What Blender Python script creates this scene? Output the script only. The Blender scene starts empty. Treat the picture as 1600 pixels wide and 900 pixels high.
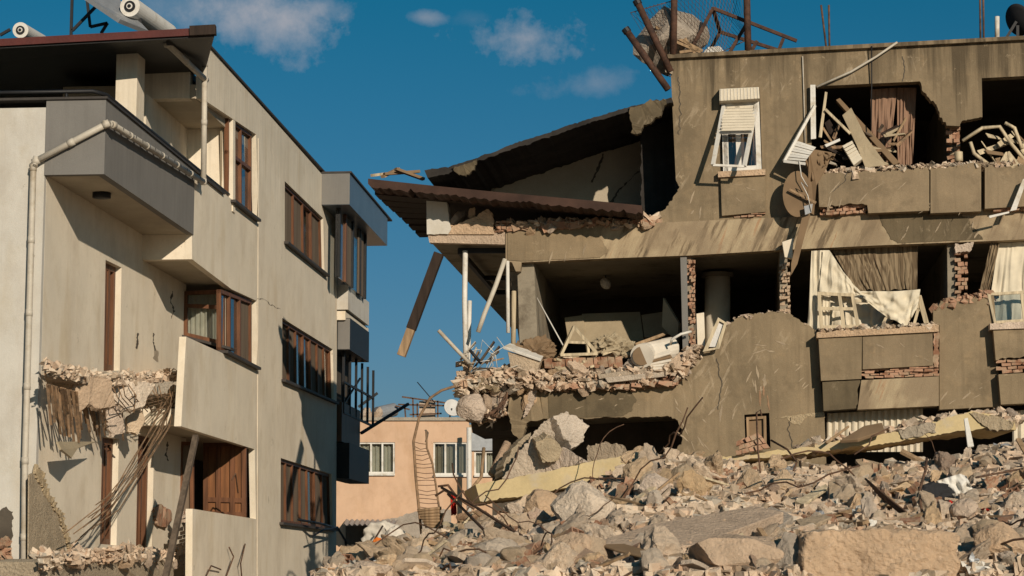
import bpy, bmesh, math, random
from mathutils import Vector, Matrix, noise
from mathutils.geometry import delaunay_2d_cdt
V = Vector
rnd = random.Random(7)
scene = bpy.context.scene
col = scene.collection

# ---------------------------------------------------------------- camera
F = 3317.0                      # focal length in photo pixels (1600 wide)
TH = math.atan(440.0 / F)       # upward pitch
CAM = V((0, 0, 1.7))
cd = bpy.data.cameras.new('camera'); cam = bpy.data.objects.new('camera', cd); col.objects.link(cam)
cam.location = CAM; cam.rotation_euler = (math.pi / 2 + TH, 0, 0)
cd.sensor_width = 36; cd.lens = F / 1600 * 36; cd.clip_start = .1; cd.clip_end = 6000
scene.camera = cam
RIGHT, UP, FWD = V((1, 0, 0)), V((0, -math.sin(TH), math.cos(TH))), V((0, math.cos(TH), math.sin(TH)))
def ray(px, py): return FWD + RIGHT * ((px - 800) / F) + UP * ((450 - py) / F)

# ---------------------------------------------------------------- sky, sun, exposure
LDIR = V((-.94, 2.4, -.86)).normalized()
SUN_EL = math.asin(-LDIR.z)
w = bpy.data.worlds.new('World'); scene.world = w; w.use_nodes = True
nt = w.node_tree; nt.nodes.clear()
def wn(t, **k):
    n = nt.nodes.new(t)
    for a, b in k.items(): setattr(n, a, b)
    return n
def wl(a, b): nt.links.new(a, b)
sky = wn('ShaderNodeTexSky', sky_type='NISHITA', sun_disc=False)
sky.sun_elevation = SUN_EL; sky.sun_rotation = math.atan2(-LDIR.x, -LDIR.y)
sky.air_density = 1.0; sky.dust_density = .6; sky.ozone_density = 2.0
tint = wn('ShaderNodeMix', data_type='RGBA', blend_type='MULTIPLY'); tint.inputs[0].default_value = 1
wl(sky.outputs[0], tint.inputs[6]); 
sx = wn('ShaderNodeSeparateXYZ'); cr_ = wn('ShaderNodeValToRGB')
cr_.color_ramp.elements[0].position = 0.0; cr_.color_ramp.elements[0].color = (.66, .76, 1.12, 1); cr_.color_ramp.elements[1].position = .3; cr_.color_ramp.elements[1].color = (.02, .87, 1.07, 1)
wl(sx.outputs[2], cr_.inputs[0]); wl(cr_.outputs[0], tint.inputs[7])
tc = wn('ShaderNodeTexCoord'); wl(tc.outputs['Generated'], sx.inputs[0])
nz = wn('ShaderNodeTexNoise'); nz.inputs['Scale'].default_value = 34; nz.inputs['Detail'].default_value = 9; nz.inputs['Roughness'].default_value = .62
wl(tc.outputs['Generated'], nz.inputs['Vector'])
last = tint.outputs[2]
def mth(op, a, b=None, c=None, clamp=False):
    n = wn('ShaderNodeMath', operation=op); n.use_clamp = clamp
    for i, x in enumerate((a, b, c)):
        if x is None: continue
        if isinstance(x, (int, float)): n.inputs[i].default_value = x
        else: wl(x, n.inputs[i])
    return n.outputs[0]
for (px, py, rx, ry, amt) in ((425, 42, 150, 75, .8), (500, 14, 90, 50, .6), (822, 62, 120, 52, .85), (930, 132, 110, 36, .35), (664, 27, 45, 14, .45), (310, 20, 120, 50, .45), (740, 30, 40, 20, .12)):
    c = ray(px, py).normalized()
    sub = wn('ShaderNodeVectorMath', operation='SUBTRACT'); wl(tc.outputs['Generated'], sub.inputs[0]); sub.inputs[1].default_value = c
    dx = wn('ShaderNodeVectorMath', operation='DOT_PRODUCT'); wl(sub.outputs[0], dx.inputs[0]); dx.inputs[1].default_value = RIGHT * (F / rx)
    dy = wn('ShaderNodeVectorMath', operation='DOT_PRODUCT'); wl(sub.outputs[0], dy.inputs[0]); dy.inputs[1].default_value = UP * (F / ry)
    r2 = mth('ADD', mth('POWER', mth('ABSOLUTE', dx.outputs['Value']), 2.0), mth('POWER', mth('ABSOLUTE', dy.outputs['Value']), 2.0))
    r = mth('SQRT', r2)
    m = mth('SUBTRACT', mth('MULTIPLY', mth('SUBTRACT', nz.outputs[0], .5), 2.6), mth('SUBTRACT', r, .8))
    m = mth('MULTIPLY', mth('SMOOTH_MIN', mth('MAXIMUM', m, 0), 1.0, .3), amt, clamp=True)
    mx = wn('ShaderNodeMix', data_type='RGBA'); wl(m, mx.inputs[0]); wl(last, mx.inputs[6]); mx.inputs[7].default_value = (9, 9, 9.8, 1)
    last = mx.outputs[2]
bg = wn('ShaderNodeBackground'); bg.inputs[1].default_value = .046
wo = wn('ShaderNodeOutputWorld'); wl(last, bg.inputs[0]); wl(bg.outputs[0], wo.inputs[0])
sd = bpy.data.lights.new('sun', 'SUN'); sd.energy = 4.6; sd.angle = math.radians(.5); sd.color = (1, .865, .70)
sun = bpy.data.objects.new('sun', sd); col.objects.link(sun); sun.location = (20, -40, 40)
sun.rotation_euler = LDIR.to_track_quat('-Z', 'Y').to_euler()
vs = scene.view_settings; vs.view_transform = 'Standard'; vs.look = 'None'; vs.gamma = 1; vs.exposure = -.1; vs.use_curve_mapping = False
scene.cycles.use_denoising = True
scene.cycles.max_bounces = 6; scene.cycles.transparent_max_bounces = 12

# ---------------------------------------------------------------- projection helpers
class Plane:
    def __init__(s, o, n):
        s.o = V(o); s.n = V(n).normalized(); s.v = V((0, 0, 1)); s.u = s.v.cross(s.n).normalized()
    def __call__(s, px, py, off=0.0):
        d = ray(px, py); t = (s.o + s.n * off - CAM).dot(s.n) / d.dot(s.n)
        return CAM + d * t
def atY(px, py, Y):
    d = ray(px, py); return CAM + d * (Y / d.y)
def pxof(p):
    q = p - CAM; z = q.dot(FWD); return 800 + F * q.x / z, 450 - F * q.dot(UP) / z

# ---------------------------------------------------------------- object helpers
def link(o, parent=None):
    col.objects.link(o)
    if parent is not None:
        o.parent = parent
        o.matrix_parent_inverse = Matrix.Translation(-LOC.get(parent.name, V((0, 0, 0))))
    return o
LOC = {}
def tag(o, label, cat, group=None, kind=None):
    o['label'] = label; o['category'] = cat
    if group: o['group'] = group
    o['kind'] = kind or 'thing'
    return o
def thing(name, label, cat, loc, group=None):
    o = bpy.data.objects.new(name, None); col.objects.link(o); o.location = loc; o.empty_display_size = .3
    LOC[o.name] = V(loc)
    return tag(o, label, cat, group)
class MB:
    def __init__(s): s.v = []; s.f = []
    def add(s, vs, fs):
        b = len(s.v); s.v += [V(p) for p in vs]; s.f += [tuple(b + i for i in f) for f in fs]; return s
    def hexa(s, a, b):              # two matching quads (front, back)
        return s.add(list(a) + list(b), [(0, 1, 2, 3), (7, 6, 5, 4), (0, 4, 5, 1), (1, 5, 6, 2), (2, 6, 7, 3), (3, 7, 4, 0)])
    def box(s, c, d, rot=None):
        x, y, z = (q / 2 for q in d); m = rot or Matrix.Identity(3); c = V(c)
        p = [c + m @ V((i, j, k)) for k in (-z, z) for (i, j) in ((-x, -y), (x, -y), (x, y), (-x, y))]
        return s.add(p, [(3, 2, 1, 0), (4, 5, 6, 7), (0, 1, 5, 4), (1, 2, 6, 5), (2, 3, 7, 6), (3, 0, 4, 7)])
    def bar(s, a, b, w, h=None, up=V((0, 0, 1))):
        a = V(a); b = V(b); h = h or w; d = (b - a)
        if d.length < 1e-6: return s
        d.normalize(); x = d.cross(up)
        if x.length < 1e-3: x = d.cross(V((0, 1, 0)))
        x.normalize(); y = x.cross(d)
        q = [x * (i * w / 2) + y * (j * h / 2) for i, j in ((-1, -1), (1, -1), (1, 1), (-1, 1))]
        return s.hexa([a + k for k in q], [b + k for k in q])
    def tube(s, pts, r, n=6, r1=None):
        pts = [V(p) for p in pts]; m = len(pts); ref = None; rings = []
        for i, p in enumerate(pts):
            d = (pts[min(i + 1, m - 1)] - pts[max(i - 1, 0)]).normalized()
            if ref is None:
                ref = d.cross(V((0, 0, 1)))
                if ref.length < .1: ref = d.cross(V((1, 0, 0)))
            ref = (ref - d * ref.dot(d)).normalized(); y = d.cross(ref)
            rr = r if r1 is None else r + (r1 - r) * i / (m - 1)
            rings.append([p + (ref * math.cos(2 * math.pi * k / n) + y * math.sin(2 * math.pi * k / n)) * rr for k in range(n)])
        fs = []
        for i in range(m - 1):
            for k in range(n):
                fs.append((i * n + k, i * n + (k + 1) % n, (i + 1) * n + (k + 1) % n, (i + 1) * n + k))
        fs += [tuple(range(n))[::-1], tuple((m - 1) * n + k for k in range(n))]
        return s.add([p for r_ in rings for p in r_], fs)
    def build(s, name, mat, parent=None, smooth=False, bev=0):
        me = bpy.data.meshes.new(name); me.from_pydata(s.v, [], s.f); me.update()
        bm = bmesh.new(); bm.from_mesh(me); bmesh.ops.recalc_face_normals(bm, faces=bm.faces); bm.to_mesh(me); bm.free()
        if smooth:
            for p in me.polygons: p.use_smooth = True
        o = bpy.data.objects.new(name, me); link(o, parent); me.materials.append(mat)
        if bev:
            m = o.modifiers.new('bevel', 'BEVEL'); m.width = bev; m.segments = 2; m.limit_method = 'ANGLE'
        return o
def J(pts, step=7.0, amp=3.0):
    """a broken edge: subdivide a pixel polyline and roughen it, with some deeper notches"""
    out = [pts[0]]; step *= .5
    for a, b in zip(pts[:-1], pts[1:]):
        dx, dy = b[0] - a[0], b[1] - a[1]; L = math.hypot(dx, dy); n = max(1, int(L / step)); w = 0.0
        for i in range(1, n + 1):
            t = i / n; k = 0 if i == n and b is pts[-1] else 1
            w = w * .55 + rnd.uniform(-1, 1) * .8 * (2.0 if rnd.random() < .12 else 1); j = rnd.uniform(-.3, .3) * step
            out.append((a[0] + dx * t + k * (-dy / L * w * amp * .8 + dx / L * j) if L else b[0], a[1] + dy * t + k * (dx / L * w * amp * .8 + dy / L * j) if L else b[1]))
    return out
def inside(p, poly):
    c = False; j = len(poly) - 1
    for i in range(len(poly)):
        a, b = poly[i], poly[j]
        if (a[1] > p[1]) != (b[1] > p[1]) and p[0] < (b[0] - a[0]) * (p[1] - a[1]) / (b[1] - a[1]) + a[0]: c = not c
        j = i
    return c
def clean(pl):
    out = []
    for p in pl:
        if not out or (abs(p[0] - out[-1][0]) + abs(p[1] - out[-1][1])) > .3: out.append(p)
    if abs(out[0][0] - out[-1][0]) + abs(out[0][1] - out[-1][1]) < .3: out.pop()
    return out
def prism(name, outline, plane, depth, mat, parent=None, off=0.0, holes=(), push=0.0, mb=None, jit=0.0):
    loops = [clean(outline)] + [clean(h) for h in holes]
    p3, p2, ed, l2 = [], [], [], []
    for lp in loops:
        b = len(p3); q = [plane(x, y, off) - plane.n * push for x, y in lp]
        p3 += q; l2.append([(k.dot(plane.u), k.dot(plane.v)) for k in q])
        ed += [(b + i, b + (i + 1) % len(q)) for i in range(len(q))]
    p2 = [V(k) for lp in l2 for k in lp]
    vo, eo, fo, ov, oe, of = delaunay_2d_cdt(p2, ed, [], 0, 1e-5)
    o3 = plane.o - plane.u * plane.o.dot(plane.u) - plane.v * plane.o.dot(plane.v) + plane.n * (off - push)
    front = [o3 + plane.u * q[0] + plane.v * q[1] for q in vo]
    tris = []
    for f in fo:
        c = (sum(vo[i][0] for i in f) / 3, sum(vo[i][1] for i in f) / 3)
        if inside(c, l2[0]) and not any(inside(c, h) for h in l2[1:]): tris.append(tuple(f))
    cnt = {}
    for f in tris:
        for i in range(3):
            e = (f[i], f[(i + 1) % 3]); cnt[frozenset(e)] = cnt.get(frozenset(e), []) + [e]
    n = len(front); back = [p - plane.n * (depth + (rnd.uniform(-jit, jit) if jit else 0)) for p in front]
    if jit: front = [p + plane.n * rnd.uniform(-jit, jit) for p in front]
    fs = list(tris) + [tuple(n + i for i in f[::-1]) for f in tris]
    for k, es in cnt.items():
        if len(es) == 1: a, b = es[0]; fs.append((b, a, n + a, n + b))
    m = mb or MB(); m.add(front + back, fs)
    return m if mb else m.build(name, mat, parent)
def slab3(pts, th, mb=None):
    """a flat plate through 3-D points, thickness away from the camera"""
    pts = [V(p) for p in pts]; n = V((0, 0, 0)); c = sum(pts, V((0, 0, 0))) / len(pts)
    for a, b in zip(pts, pts[1:] + pts[:1]): n += (a - c).cross(b - c)
    n.normalize()
    if n.dot(c - CAM) < 0: n = -n
    k = len(pts); m = mb or MB()
    m.add(pts + [p + n * th for p in pts], [tuple(range(k)), tuple(range(2 * k - 1, k - 1, -1))] + [((i + 1) % k, i, k + i, k + (i + 1) % k) for i in range(k)])
    return m
def quadp(q, a, b):
    tl, tr, br, bl = q; return (tl.lerp(tr, a)).lerp(bl.lerp(br, a), b)
def framebars(q, n, av=(), bh=(), w=.06, d=.06, mb=None, rim=True):
    """bars of a window-like frame in the quad q (tl,tr,br,bl); n points to the viewer"""
    m = mb or MB(); W = (q[1] - q[0]).length; H = (q[3] - q[0]).length; ea, eb = w / W / 2, w / H / 2
    if rim: av = [ea, *av, 1 - ea]; bh = [eb, *bh, 1 - eb]
    for a in av: m.hexa(*[[quadp(q, x, y) + n * s for x, y in ((a - ea, 0), (a + ea, 0), (a + ea, 1), (a - ea, 1))] for s in (d / 2, -d / 2)])
    for b in bh: m.hexa(*[[quadp(q, x, y) + n * s for x, y in ((0, b - eb), (1, b - eb), (1, b + eb), (0, b + eb))] for s in (d / 2 - .003, -d / 2 + .003)])
    return m
def cloth(name, top, bot, fn, off, folds, amp, mat, parent=None, nu=70, nv=16, seed=0, sag=0.0, slant=0.0):
    def samp(pl, a):
        L = [0]
        for p, q in zip(pl[:-1], pl[1:]): L.append(L[-1] + math.hypot(q[0] - p[0], q[1] - p[1]))
        t = a * L[-1]
        for i in range(len(pl) - 1):
            if t <= L[i + 1] or i == len(pl) - 2:
                k = (t - L[i]) / max(1e-6, L[i + 1] - L[i]); return pl[i][0] + (pl[i + 1][0] - pl[i][0]) * k, pl[i][1] + (pl[i + 1][1] - pl[i][1]) * k
    vs, fs = [], []
    for j in range(nv + 1):
        b = j / nv
        for i in range(nu + 1):
            a = i / nu; p, q = samp(top, a), samp(bot, a)
            x, y = p[0] + (q[0] - p[0]) * b, p[1] + (q[1] - p[1]) * b + sag * 4 * b * (1 - b)
            ph = 2 * math.pi * folds * (a + slant * b) + 5 * noise.noise(V((a * 5, b * 1.8, seed))); am = .35 + 1.3 * abs(noise.noise(V((a * 9, b * 1.2, seed + 9))))
            y += 5 * b * noise.noise(V((a * 7, seed, 2))); o = off + amp * am * (.45 + .55 * b) * (math.sin(ph) + .4 * math.sin(2.3 * ph + 1)) + amp * 1.8 * noise.noise(V((a * 6, b * 4, seed + 5)))
            vs.append(fn(x, y, o))
    for j in range(nv):
        for i in range(nu):
            k = j * (nu + 1) + i; fs.append((k, k + 1, k + nu + 2, k + nu + 1))
    return MB().add(vs, fs).build(name, mat, parent, smooth=True)

# ---------------------------------------------------------------- materials (procedural, object space)
class NT:
    def __init__(s, name):
        s.m = bpy.data.materials.new(name); s.m.use_nodes = True; s.t = s.m.node_tree; s.t.nodes.clear()
        s.out = s.n('ShaderNodeOutputMaterial'); s.b = s.n('ShaderNodeBsdfPrincipled'); s.l(s.b.outputs[0], s.out.inputs[0])
        s.tc = s.n('ShaderNodeTexCoord'); s.co = s.tc.outputs['Object']
    def n(s, t, **k):
        x = s.t.nodes.new(t)
        for a, b in k.items(): setattr(x, a, b)
        return x
    def l(s, a, b): s.t.links.new(a, b)
    def map(s, scale=(1, 1, 1), rot=(0, 0, 0), loc=(0, 0, 0)):
        m = s.n('ShaderNodeMapping'); s.l(s.co, m.inputs[0]); m.inputs[1].default_value = loc; m.inputs[2].default_value = rot; m.inputs[3].default_value = scale; return m.outputs[0]
    def smap(s, scale, rot, loc=(0, 0, 0)):          # stretched along a rotated axis: rotate first, then scale
        a = s.n('ShaderNodeMapping'); s.l(s.co, a.inputs[0]); a.inputs[2].default_value = rot
        b = s.n('ShaderNodeMapping'); s.l(a.outputs[0], b.inputs[0]); b.inputs[1].default_value = loc; b.inputs[3].default_value = scale; return b.outputs[0]
    def noise(s, scale, detail=6, rough=.6, vec=None):
        x = s.n('ShaderNodeTexNoise'); x.inputs['Scale'].default_value = scale; x.inputs['Detail'].default_value = detail; x.inputs['Roughness'].default_value = rough
        s.l(vec or s.co, x.inputs[0]); return x.outputs[0]
    def ramp(s, f, stops):
        r = s.n('ShaderNodeValToRGB'); s.l(f, r.inputs[0]); e = r.color_ramp.elements
        while len(e) < len(stops): e.new(.5)
        for k, (p, c) in zip(e, stops):
            k.position = p; k.color = (c, c, c, 1) if isinstance(c, (int, float)) else (*c, 1)
        return r.outputs[0]
    def math(s, op, a, b=0.0, clamp=False):
        n = s.n('ShaderNodeMath', operation=op); n.use_clamp = clamp
        for i, x in enumerate((a, b)):
            if isinstance(x, (int, float)): n.inputs[i].default_value = x
            else: s.l(x, n.inputs[i])
        return n.outputs[0]
    def mix(s, f, a, b, mode='MIX'):
        x = s.n('ShaderNodeMix', data_type='RGBA', blend_type=mode)
        for i, k in ((0, f), (6, a), (7, b)):
            if isinstance(k, (int, float)): x.inputs[i].default_value = k
            elif isinstance(k, tuple): x.inputs[i].default_value = (*k, 1)
            else: s.l(k, x.inputs[i])
        return x.outputs[2]
    def fin(s, c, rough=.9, bump=None, bs=.3, bd=.02, spec=.25, metal=0):
        if isinstance(c, tuple): s.b.inputs['Base Color'].default_value = (*c, 1)
        else: s.l(c, s.b.inputs['Base Color'])
        s.b.inputs['Roughness'].default_value = rough; s.b.inputs['Specular IOR Level'].default_value = spec; s.b.inputs['Metallic'].default_value = metal
        if bump is not None:
            k = s.n('ShaderNodeBump'); k.inputs['Strength'].default_value = bs; k.inputs['Distance'].default_value = bd; s.l(bump, k.inputs['Height']); s.l(k.outputs[0], s.b.inputs['Normal'])
        return s.m
def sc(c, k): return tuple(min(1, x * k) for x in c)
def plain(name, c, var=.18, scale=4, rough=.85, bump=.3, bscale=30, spec=.25, metal=0, dirt=None, rand=0.0, bd=.02, streak=0.0):
    t = NT(name); a = t.noise(scale); k = t.mix(t.ramp(a, [(.3, 0.0), (.7, 1.0)]), sc(c, 1 - var), sc(c, 1 + var))
    f = t.noise(bscale, 8, .65); k = t.mix(t.ramp(f, [(.35, 0.0), (.75, .35)]), k, sc(c, .62))
    if streak:
        s = t.noise(1, 5, .6, t.map((7, 7, .5))); k = t.mix(t.math('MULTIPLY', t.ramp(s, [(.48, 0.0), (.72, 1.0)]), streak), k, sc(c, .45))
    if dirt: d = t.noise(scale * .6, 8, .7); k = t.mix(t.ramp(d, [(.52, 0.0), (.66, 1.0)]), k, dirt)
    if rand:
        oi = t.n('ShaderNodeObjectInfo'); hs = t.n('ShaderNodeHueSaturation'); t.l(k, hs.inputs['Color'])
        t.l(t.math('ADD', t.math('MULTIPLY', oi.outputs['Random'], rand * 2), 1 - rand), hs.inputs['Value']); k = hs.outputs[0]
    return t.fin(k, rough, f, bump, bd, spec, metal)
def m_cream(name='cream_plaster', c=(.74, .655, .52), yellow=True):
    t = NT(name); a = t.noise(.8, 6); k = t.mix(t.ramp(a, [(.3, 0.0), (.7, 1.0)]), sc(c, .9), sc(c, 1.06))
    st = t.noise(1, 6, .62, t.map((9, 9, .35))); k = t.mix(t.ramp(st, [(.55, 0.0), (.78, .22)]), k, sc(c, .6))
    st2 = t.noise(1, 5, .55, t.map((1.6, 1.6, .5), loc=(3, 7, 1))); k = t.mix(t.ramp(st2, [(.55, 0.0), (.75, .5)]), k, (c[0] * .72, c[1] * .62, c[2] * .45))
    g = t.noise(.6, 9, .72, t.map((1.3, 1.3, .8), loc=(11, 3, 5))); k = t.mix(t.ramp(g, [(.5, 0.0), (.72, .45)]), k, (c[0] * .58, c[1] * .52, c[2] * .46)); g2 = t.noise(1.8, 9, .75, t.map(loc=(1, 13, 5))); k = t.mix(t.ramp(g2, [(.52, 0.0), (.7, .35)]), k, (c[0] * .7, c[1] * .63, c[2] * .5))
    ch = t.noise(3.2, 9, .74, t.map((1, 1, .8), loc=(5, 5, 8))); k = t.mix(t.ramp(ch, [(.655, 0.0), (.675, .8)]), k, (c[0] * .5, c[1] * .47, c[2] * .42))
    sp = t.n('ShaderNodeSeparateXYZ'); t.l(t.co, sp.inputs[0]); dr = t.noise(1, 6, .6, t.map((11, 11, .3), loc=(1, 2, 3)))
    edge = t.math('ADD', t.math('MULTIPLY', t.math('SUBTRACT', sp.outputs[2], 8.6), .45), t.math('MULTIPLY', t.math('SUBTRACT', dr, .5), 3.0)); k = t.mix(t.math('MULTIPLY', t.ramp(edge, [(.35, 0.0), (1.0, 1.0)]), .32), k, sc(c, .5))
    f = t.noise(55, 8, .7); k = t.mix(t.ramp(f, [(.4, 0.0), (.8, .3)]), k, sc(c, .6))
    return t.fin(k, .92, t.math('ADD', f, t.noise(9, 4)), .35, .012)
ROOFZ = 11.4
def m_facade(name='render_coat', c=(.238, .18, .111), scr=1.0):
    t = NT(name); a = t.noise(.9, 8, .65); k = t.mix(t.ramp(a, [(.3, 0.0), (.72, 1.0)]), sc(c, .72), sc(c, 1.22))
    b = t.noise(3.5, 8, .7); k = t.mix(t.ramp(b, [(.55, 0.0), (.75, .55)]), k, (c[0] * 1.5, c[1] * 1.42, c[2] * 1.3))
    st = t.noise(1, 6, .6, t.map((7, 7, .45))); k = t.mix(t.ramp(st, [(.5, 0.0), (.72, .5)]), k, sc(c, .5))
    if scr:
        reg = t.ramp(t.noise(.8, 5, .6, t.map(loc=(4, 1, 9))), [(.52, 0.0), (.62, 1.0)])
        for rot, lo in ((-.55, .57), (.25, .61)):
            s = t.noise(1, 5, .55, t.smap((11, 11, 1.5), (0, rot, 0), (rot * 9, 0, 0)))
            k = t.mix(t.math('MULTIPLY', t.math('MULTIPLY', t.ramp(s, [(lo, 0.0), (lo + .06, 1.0)]), reg), .5 * scr), k, (.42, .335, .23))
    # damp drips running down from the roof edge, and darker damp blotches
    sp = t.n('ShaderNodeSeparateXYZ'); t.l(t.co, sp.inputs[0]); dr = t.noise(1, 6, .62, t.map((5, 5, .25), loc=(1, 2, 3)))
    edge = t.math('ADD', t.math('MULTIPLY', t.math('SUBTRACT', sp.outputs[2], ROOFZ - 1.5), .55), t.math('MULTIPLY', t.math('SUBTRACT', dr, .5), 3.2))
    k = t.mix(t.math('MULTIPLY', t.ramp(edge, [(.33, 0.0), (.9, 1.0)]), .88), k, sc(c, .27))
    bl = t.noise(1.3, 9, .72, t.map(loc=(9, 9, 2))); k = t.mix(t.ramp(bl, [(.52, 0.0), (.62, .6)]), k, sc(c, .6))
    sp2 = t.noise(3.2, 9, .78, t.map(loc=(1, 8, 2))); k = t.mix(t.ramp(sp2, [(.6, 0.0), (.68, .75 * max(scr, .45))]), k, (.45, .355, .235))
    f = t.noise(60, 8, .7); k = t.mix(t.ramp(f, [(.4, 0.0), (.8, .4)]), k, sc(c, .55))
    return t.fin(k, .93, t.math('ADD', f, t.math('MULTIPLY', b, 2.0)), .4, .02)
def m_scraped(name='scraped_plaster'):
    """band of plaster scraped diagonally by falling debris"""
    t = NT(name); c = (.30, .232, .145)
    s = t.noise(1, 7, .62, t.smap((6, 6, .8), (0, -.42, 0)))
    k = t.ramp(s, [(.30, (.10, .076, .05)), (.40, (.17, .125, .078)), (.455, (.34, .26, .165)), (.6, (.42, .335, .215)), (.68, (.36, .215, .12)), (.76, (.40, .32, .2))])
    g = t.noise(.7, 4, .6, t.map(loc=(2, 5, 4))); k = t.mix(t.ramp(g, [(.47, 0.0), (.57, .85)]), k, (.25, .187, .12))
    f = t.noise(50, 8, .7); k = t.mix(t.ramp(f, [(.4, 0.0), (.8, .4)]), k, sc(c, .5))
    return t.fin(k, .93, t.math('ADD', f, s), .4, .02)
def m_parapet(name='weathered_parapet', c=(.252, .19, .119)):
    return m_facade(name, c, 0)
def m_concrete(name, c, rand=.25, pink=.12):
    t = NT(name); a = t.noise(3, 8, .65); k = t.mix(t.ramp(a, [(.3, 0.0), (.7, 1.0)]), sc(c, .78), sc(c, 1.18))
    oi = t.n('ShaderNodeObjectInfo')
    k = t.mix(t.ramp(oi.outputs['Random'], [(0, 0.0), (1 - pink - .02, 0.0), (1 - pink, .55)]), k, (.36, .2, .125))
    hs = t.n('ShaderNodeHueSaturation'); t.l(k, hs.inputs['Color'])
    t.l(t.math('ADD', t.math('MULTIPLY', t.math('FRACT', t.math('MULTIPLY', oi.outputs['Random'], 17.3)), rand * 2), 1 - rand), hs.inputs['Value'])
    t.l(t.math('ADD', t.math('MULTIPLY', t.math('FRACT', t.math('MULTIPLY', oi.outputs['Random'], 7.7)), .6), .8), hs.inputs['Saturation'])
    k = hs.outputs[0]; f = t.noise(28, 9, .72); k = t.mix(t.ramp(f, [(.42, 0.0), (.7, .28)]), k, sc(c, .5))
    vo = t.n('ShaderNodeTexVoronoi'); vo.inputs['Scale'].default_value = 24; t.l(t.co, vo.inputs['Vector'])
    sp = t.noise(11, 9, .75); k = t.mix(t.ramp(sp, [(.56, 0.0), (.66, .28)]), k, sc(c, .5)); k = t.mix(t.ramp(t.noise(17, 6, .7, t.map(loc=(3, 3, 3))), [(.6, 0.0), (.68, .6)]), k, sc(c, 1.25))
    return t.fin(k, .95, t.math('ADD', t.math('MULTIPLY', sp, 1.5), t.math('ADD', f, t.math('MULTIPLY', vo.outputs['Distance'], .5))), .8, .04)
def m_wood(name, c, rough=.6):
    t = NT(name); s = t.noise(1, 6, .6, t.map((14, 14, 1.2))); k = t.mix(t.ramp(s, [(.35, 0.0), (.7, 1.0)]), sc(c, .6), sc(c, 1.2))
    return t.fin(k, rough, s, .2, .01)
def m_glass(name, c=(.8, .83, .84)):
    t = NT(name); t.t.nodes.remove(t.b); tr = t.n('ShaderNodeBsdfTransparent'); tr.inputs[0].default_value = (*c, 1)
    g = t.n('ShaderNodeBsdfGlossy'); g.inputs['Roughness'].default_value = .04; fr = t.n('ShaderNodeLayerWeight'); fr.inputs[0].default_value = .5
    mx = t.n('ShaderNodeMixShader'); t.l(t.math('ADD', t.math('MULTIPLY', t.math('POWER', fr.outputs['Facing'], 3.0), .7), .07, True), mx.inputs[0]); t.l(tr.outputs[0], mx.inputs[1]); t.l(g.outputs[0], mx.inputs[2]); t.l(mx.outputs[0], t.out.inputs[0]); return t.m
def m_brick(name='hollow_brick', c=(.34, .165, .095)):
    t = NT(name); vo = t.n('ShaderNodeTexVoronoi'); vo.inputs['Scale'].default_value = 5; t.l(t.co, vo.inputs['Vector'])
    k = t.mix(t.ramp(vo.outputs['Color'], [(.2, 0.0), (.8, 1.0)]), sc(c, .65), (c[0] * 1.25, c[1] * 1.5, c[2] * 1.7))
    a = t.noise(7, 8, .7); k = t.mix(t.ramp(a, [(.45, 0.0), (.62, .85)]), k, (.34, .26, .175)); f = t.noise(40, 8, .7)
    return t.fin(k, .95, f, .5, .02)
def m_rust(name, c=(.075, .036, .022), metal=.0):
    t = NT(name); a = t.noise(9, 8, .7); k = t.mix(t.ramp(a, [(.35, 0.0), (.65, 1.0)]), sc(c, .5), (c[0] * 1.6, c[1] * 1.4, c[2] * 1.2)); return t.fin(k, .8, a, .3, .01, .3, metal)
def m_cloth(name, c, var=.15, rough=.95, trans=.0):
    t = NT(name); a = t.noise(2.5, 6); k = t.mix(t.ramp(a, [(.3, 0.0), (.7, 1.0)]), sc(c, 1 - var), sc(c, 1 + var)); f = t.noise(1, 4, .6, t.map((60, 60, 60)))
    t.fin(k, rough, f, .15, .005, .1); return t.m
def m_stripe(name, c1, c2, sc_=9):
    t = NT(name); s = t.noise(1, 3, .5, t.map((sc_, sc_, .12))); k = t.ramp(s, [(.4, c1), (.55, c2), (.62, c1)]); return t.fin(k, .95, s, .1, .01, .1)
def m_rubble(name):
    t = NT(name); vo = t.n('ShaderNodeTexVoronoi'); vo.inputs['Scale'].default_value = 7; t.l(t.co, vo.inputs['Vector'])
    sep = t.n('ShaderNodeSeparateColor'); t.l(vo.outputs['Color'], sep.inputs[0])
    k = t.ramp(sep.outputs[0], [(0, (.24, .185, .125)), (.35, (.58, .455, .335)), (.66, (.70, .56, .42)), (.8, (.48, .32, .21)), (.9, (.62, .54, .43)), (1, (.28, .24, .19))])
    a = t.noise(.5, 4, .6, t.map(loc=(3, 1, 2))); k = t.mix(t.ramp(a, [(.52, 0.0), (.68, .5)]), k, (.48, .31, .2))
    f = t.noise(30, 9, .72); k = t.mix(t.ramp(f, [(.48, 0.0), (.85, .35)]), k, (.26, .2, .14)); return t.fin(k, .96, f, .6, .04)
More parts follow.
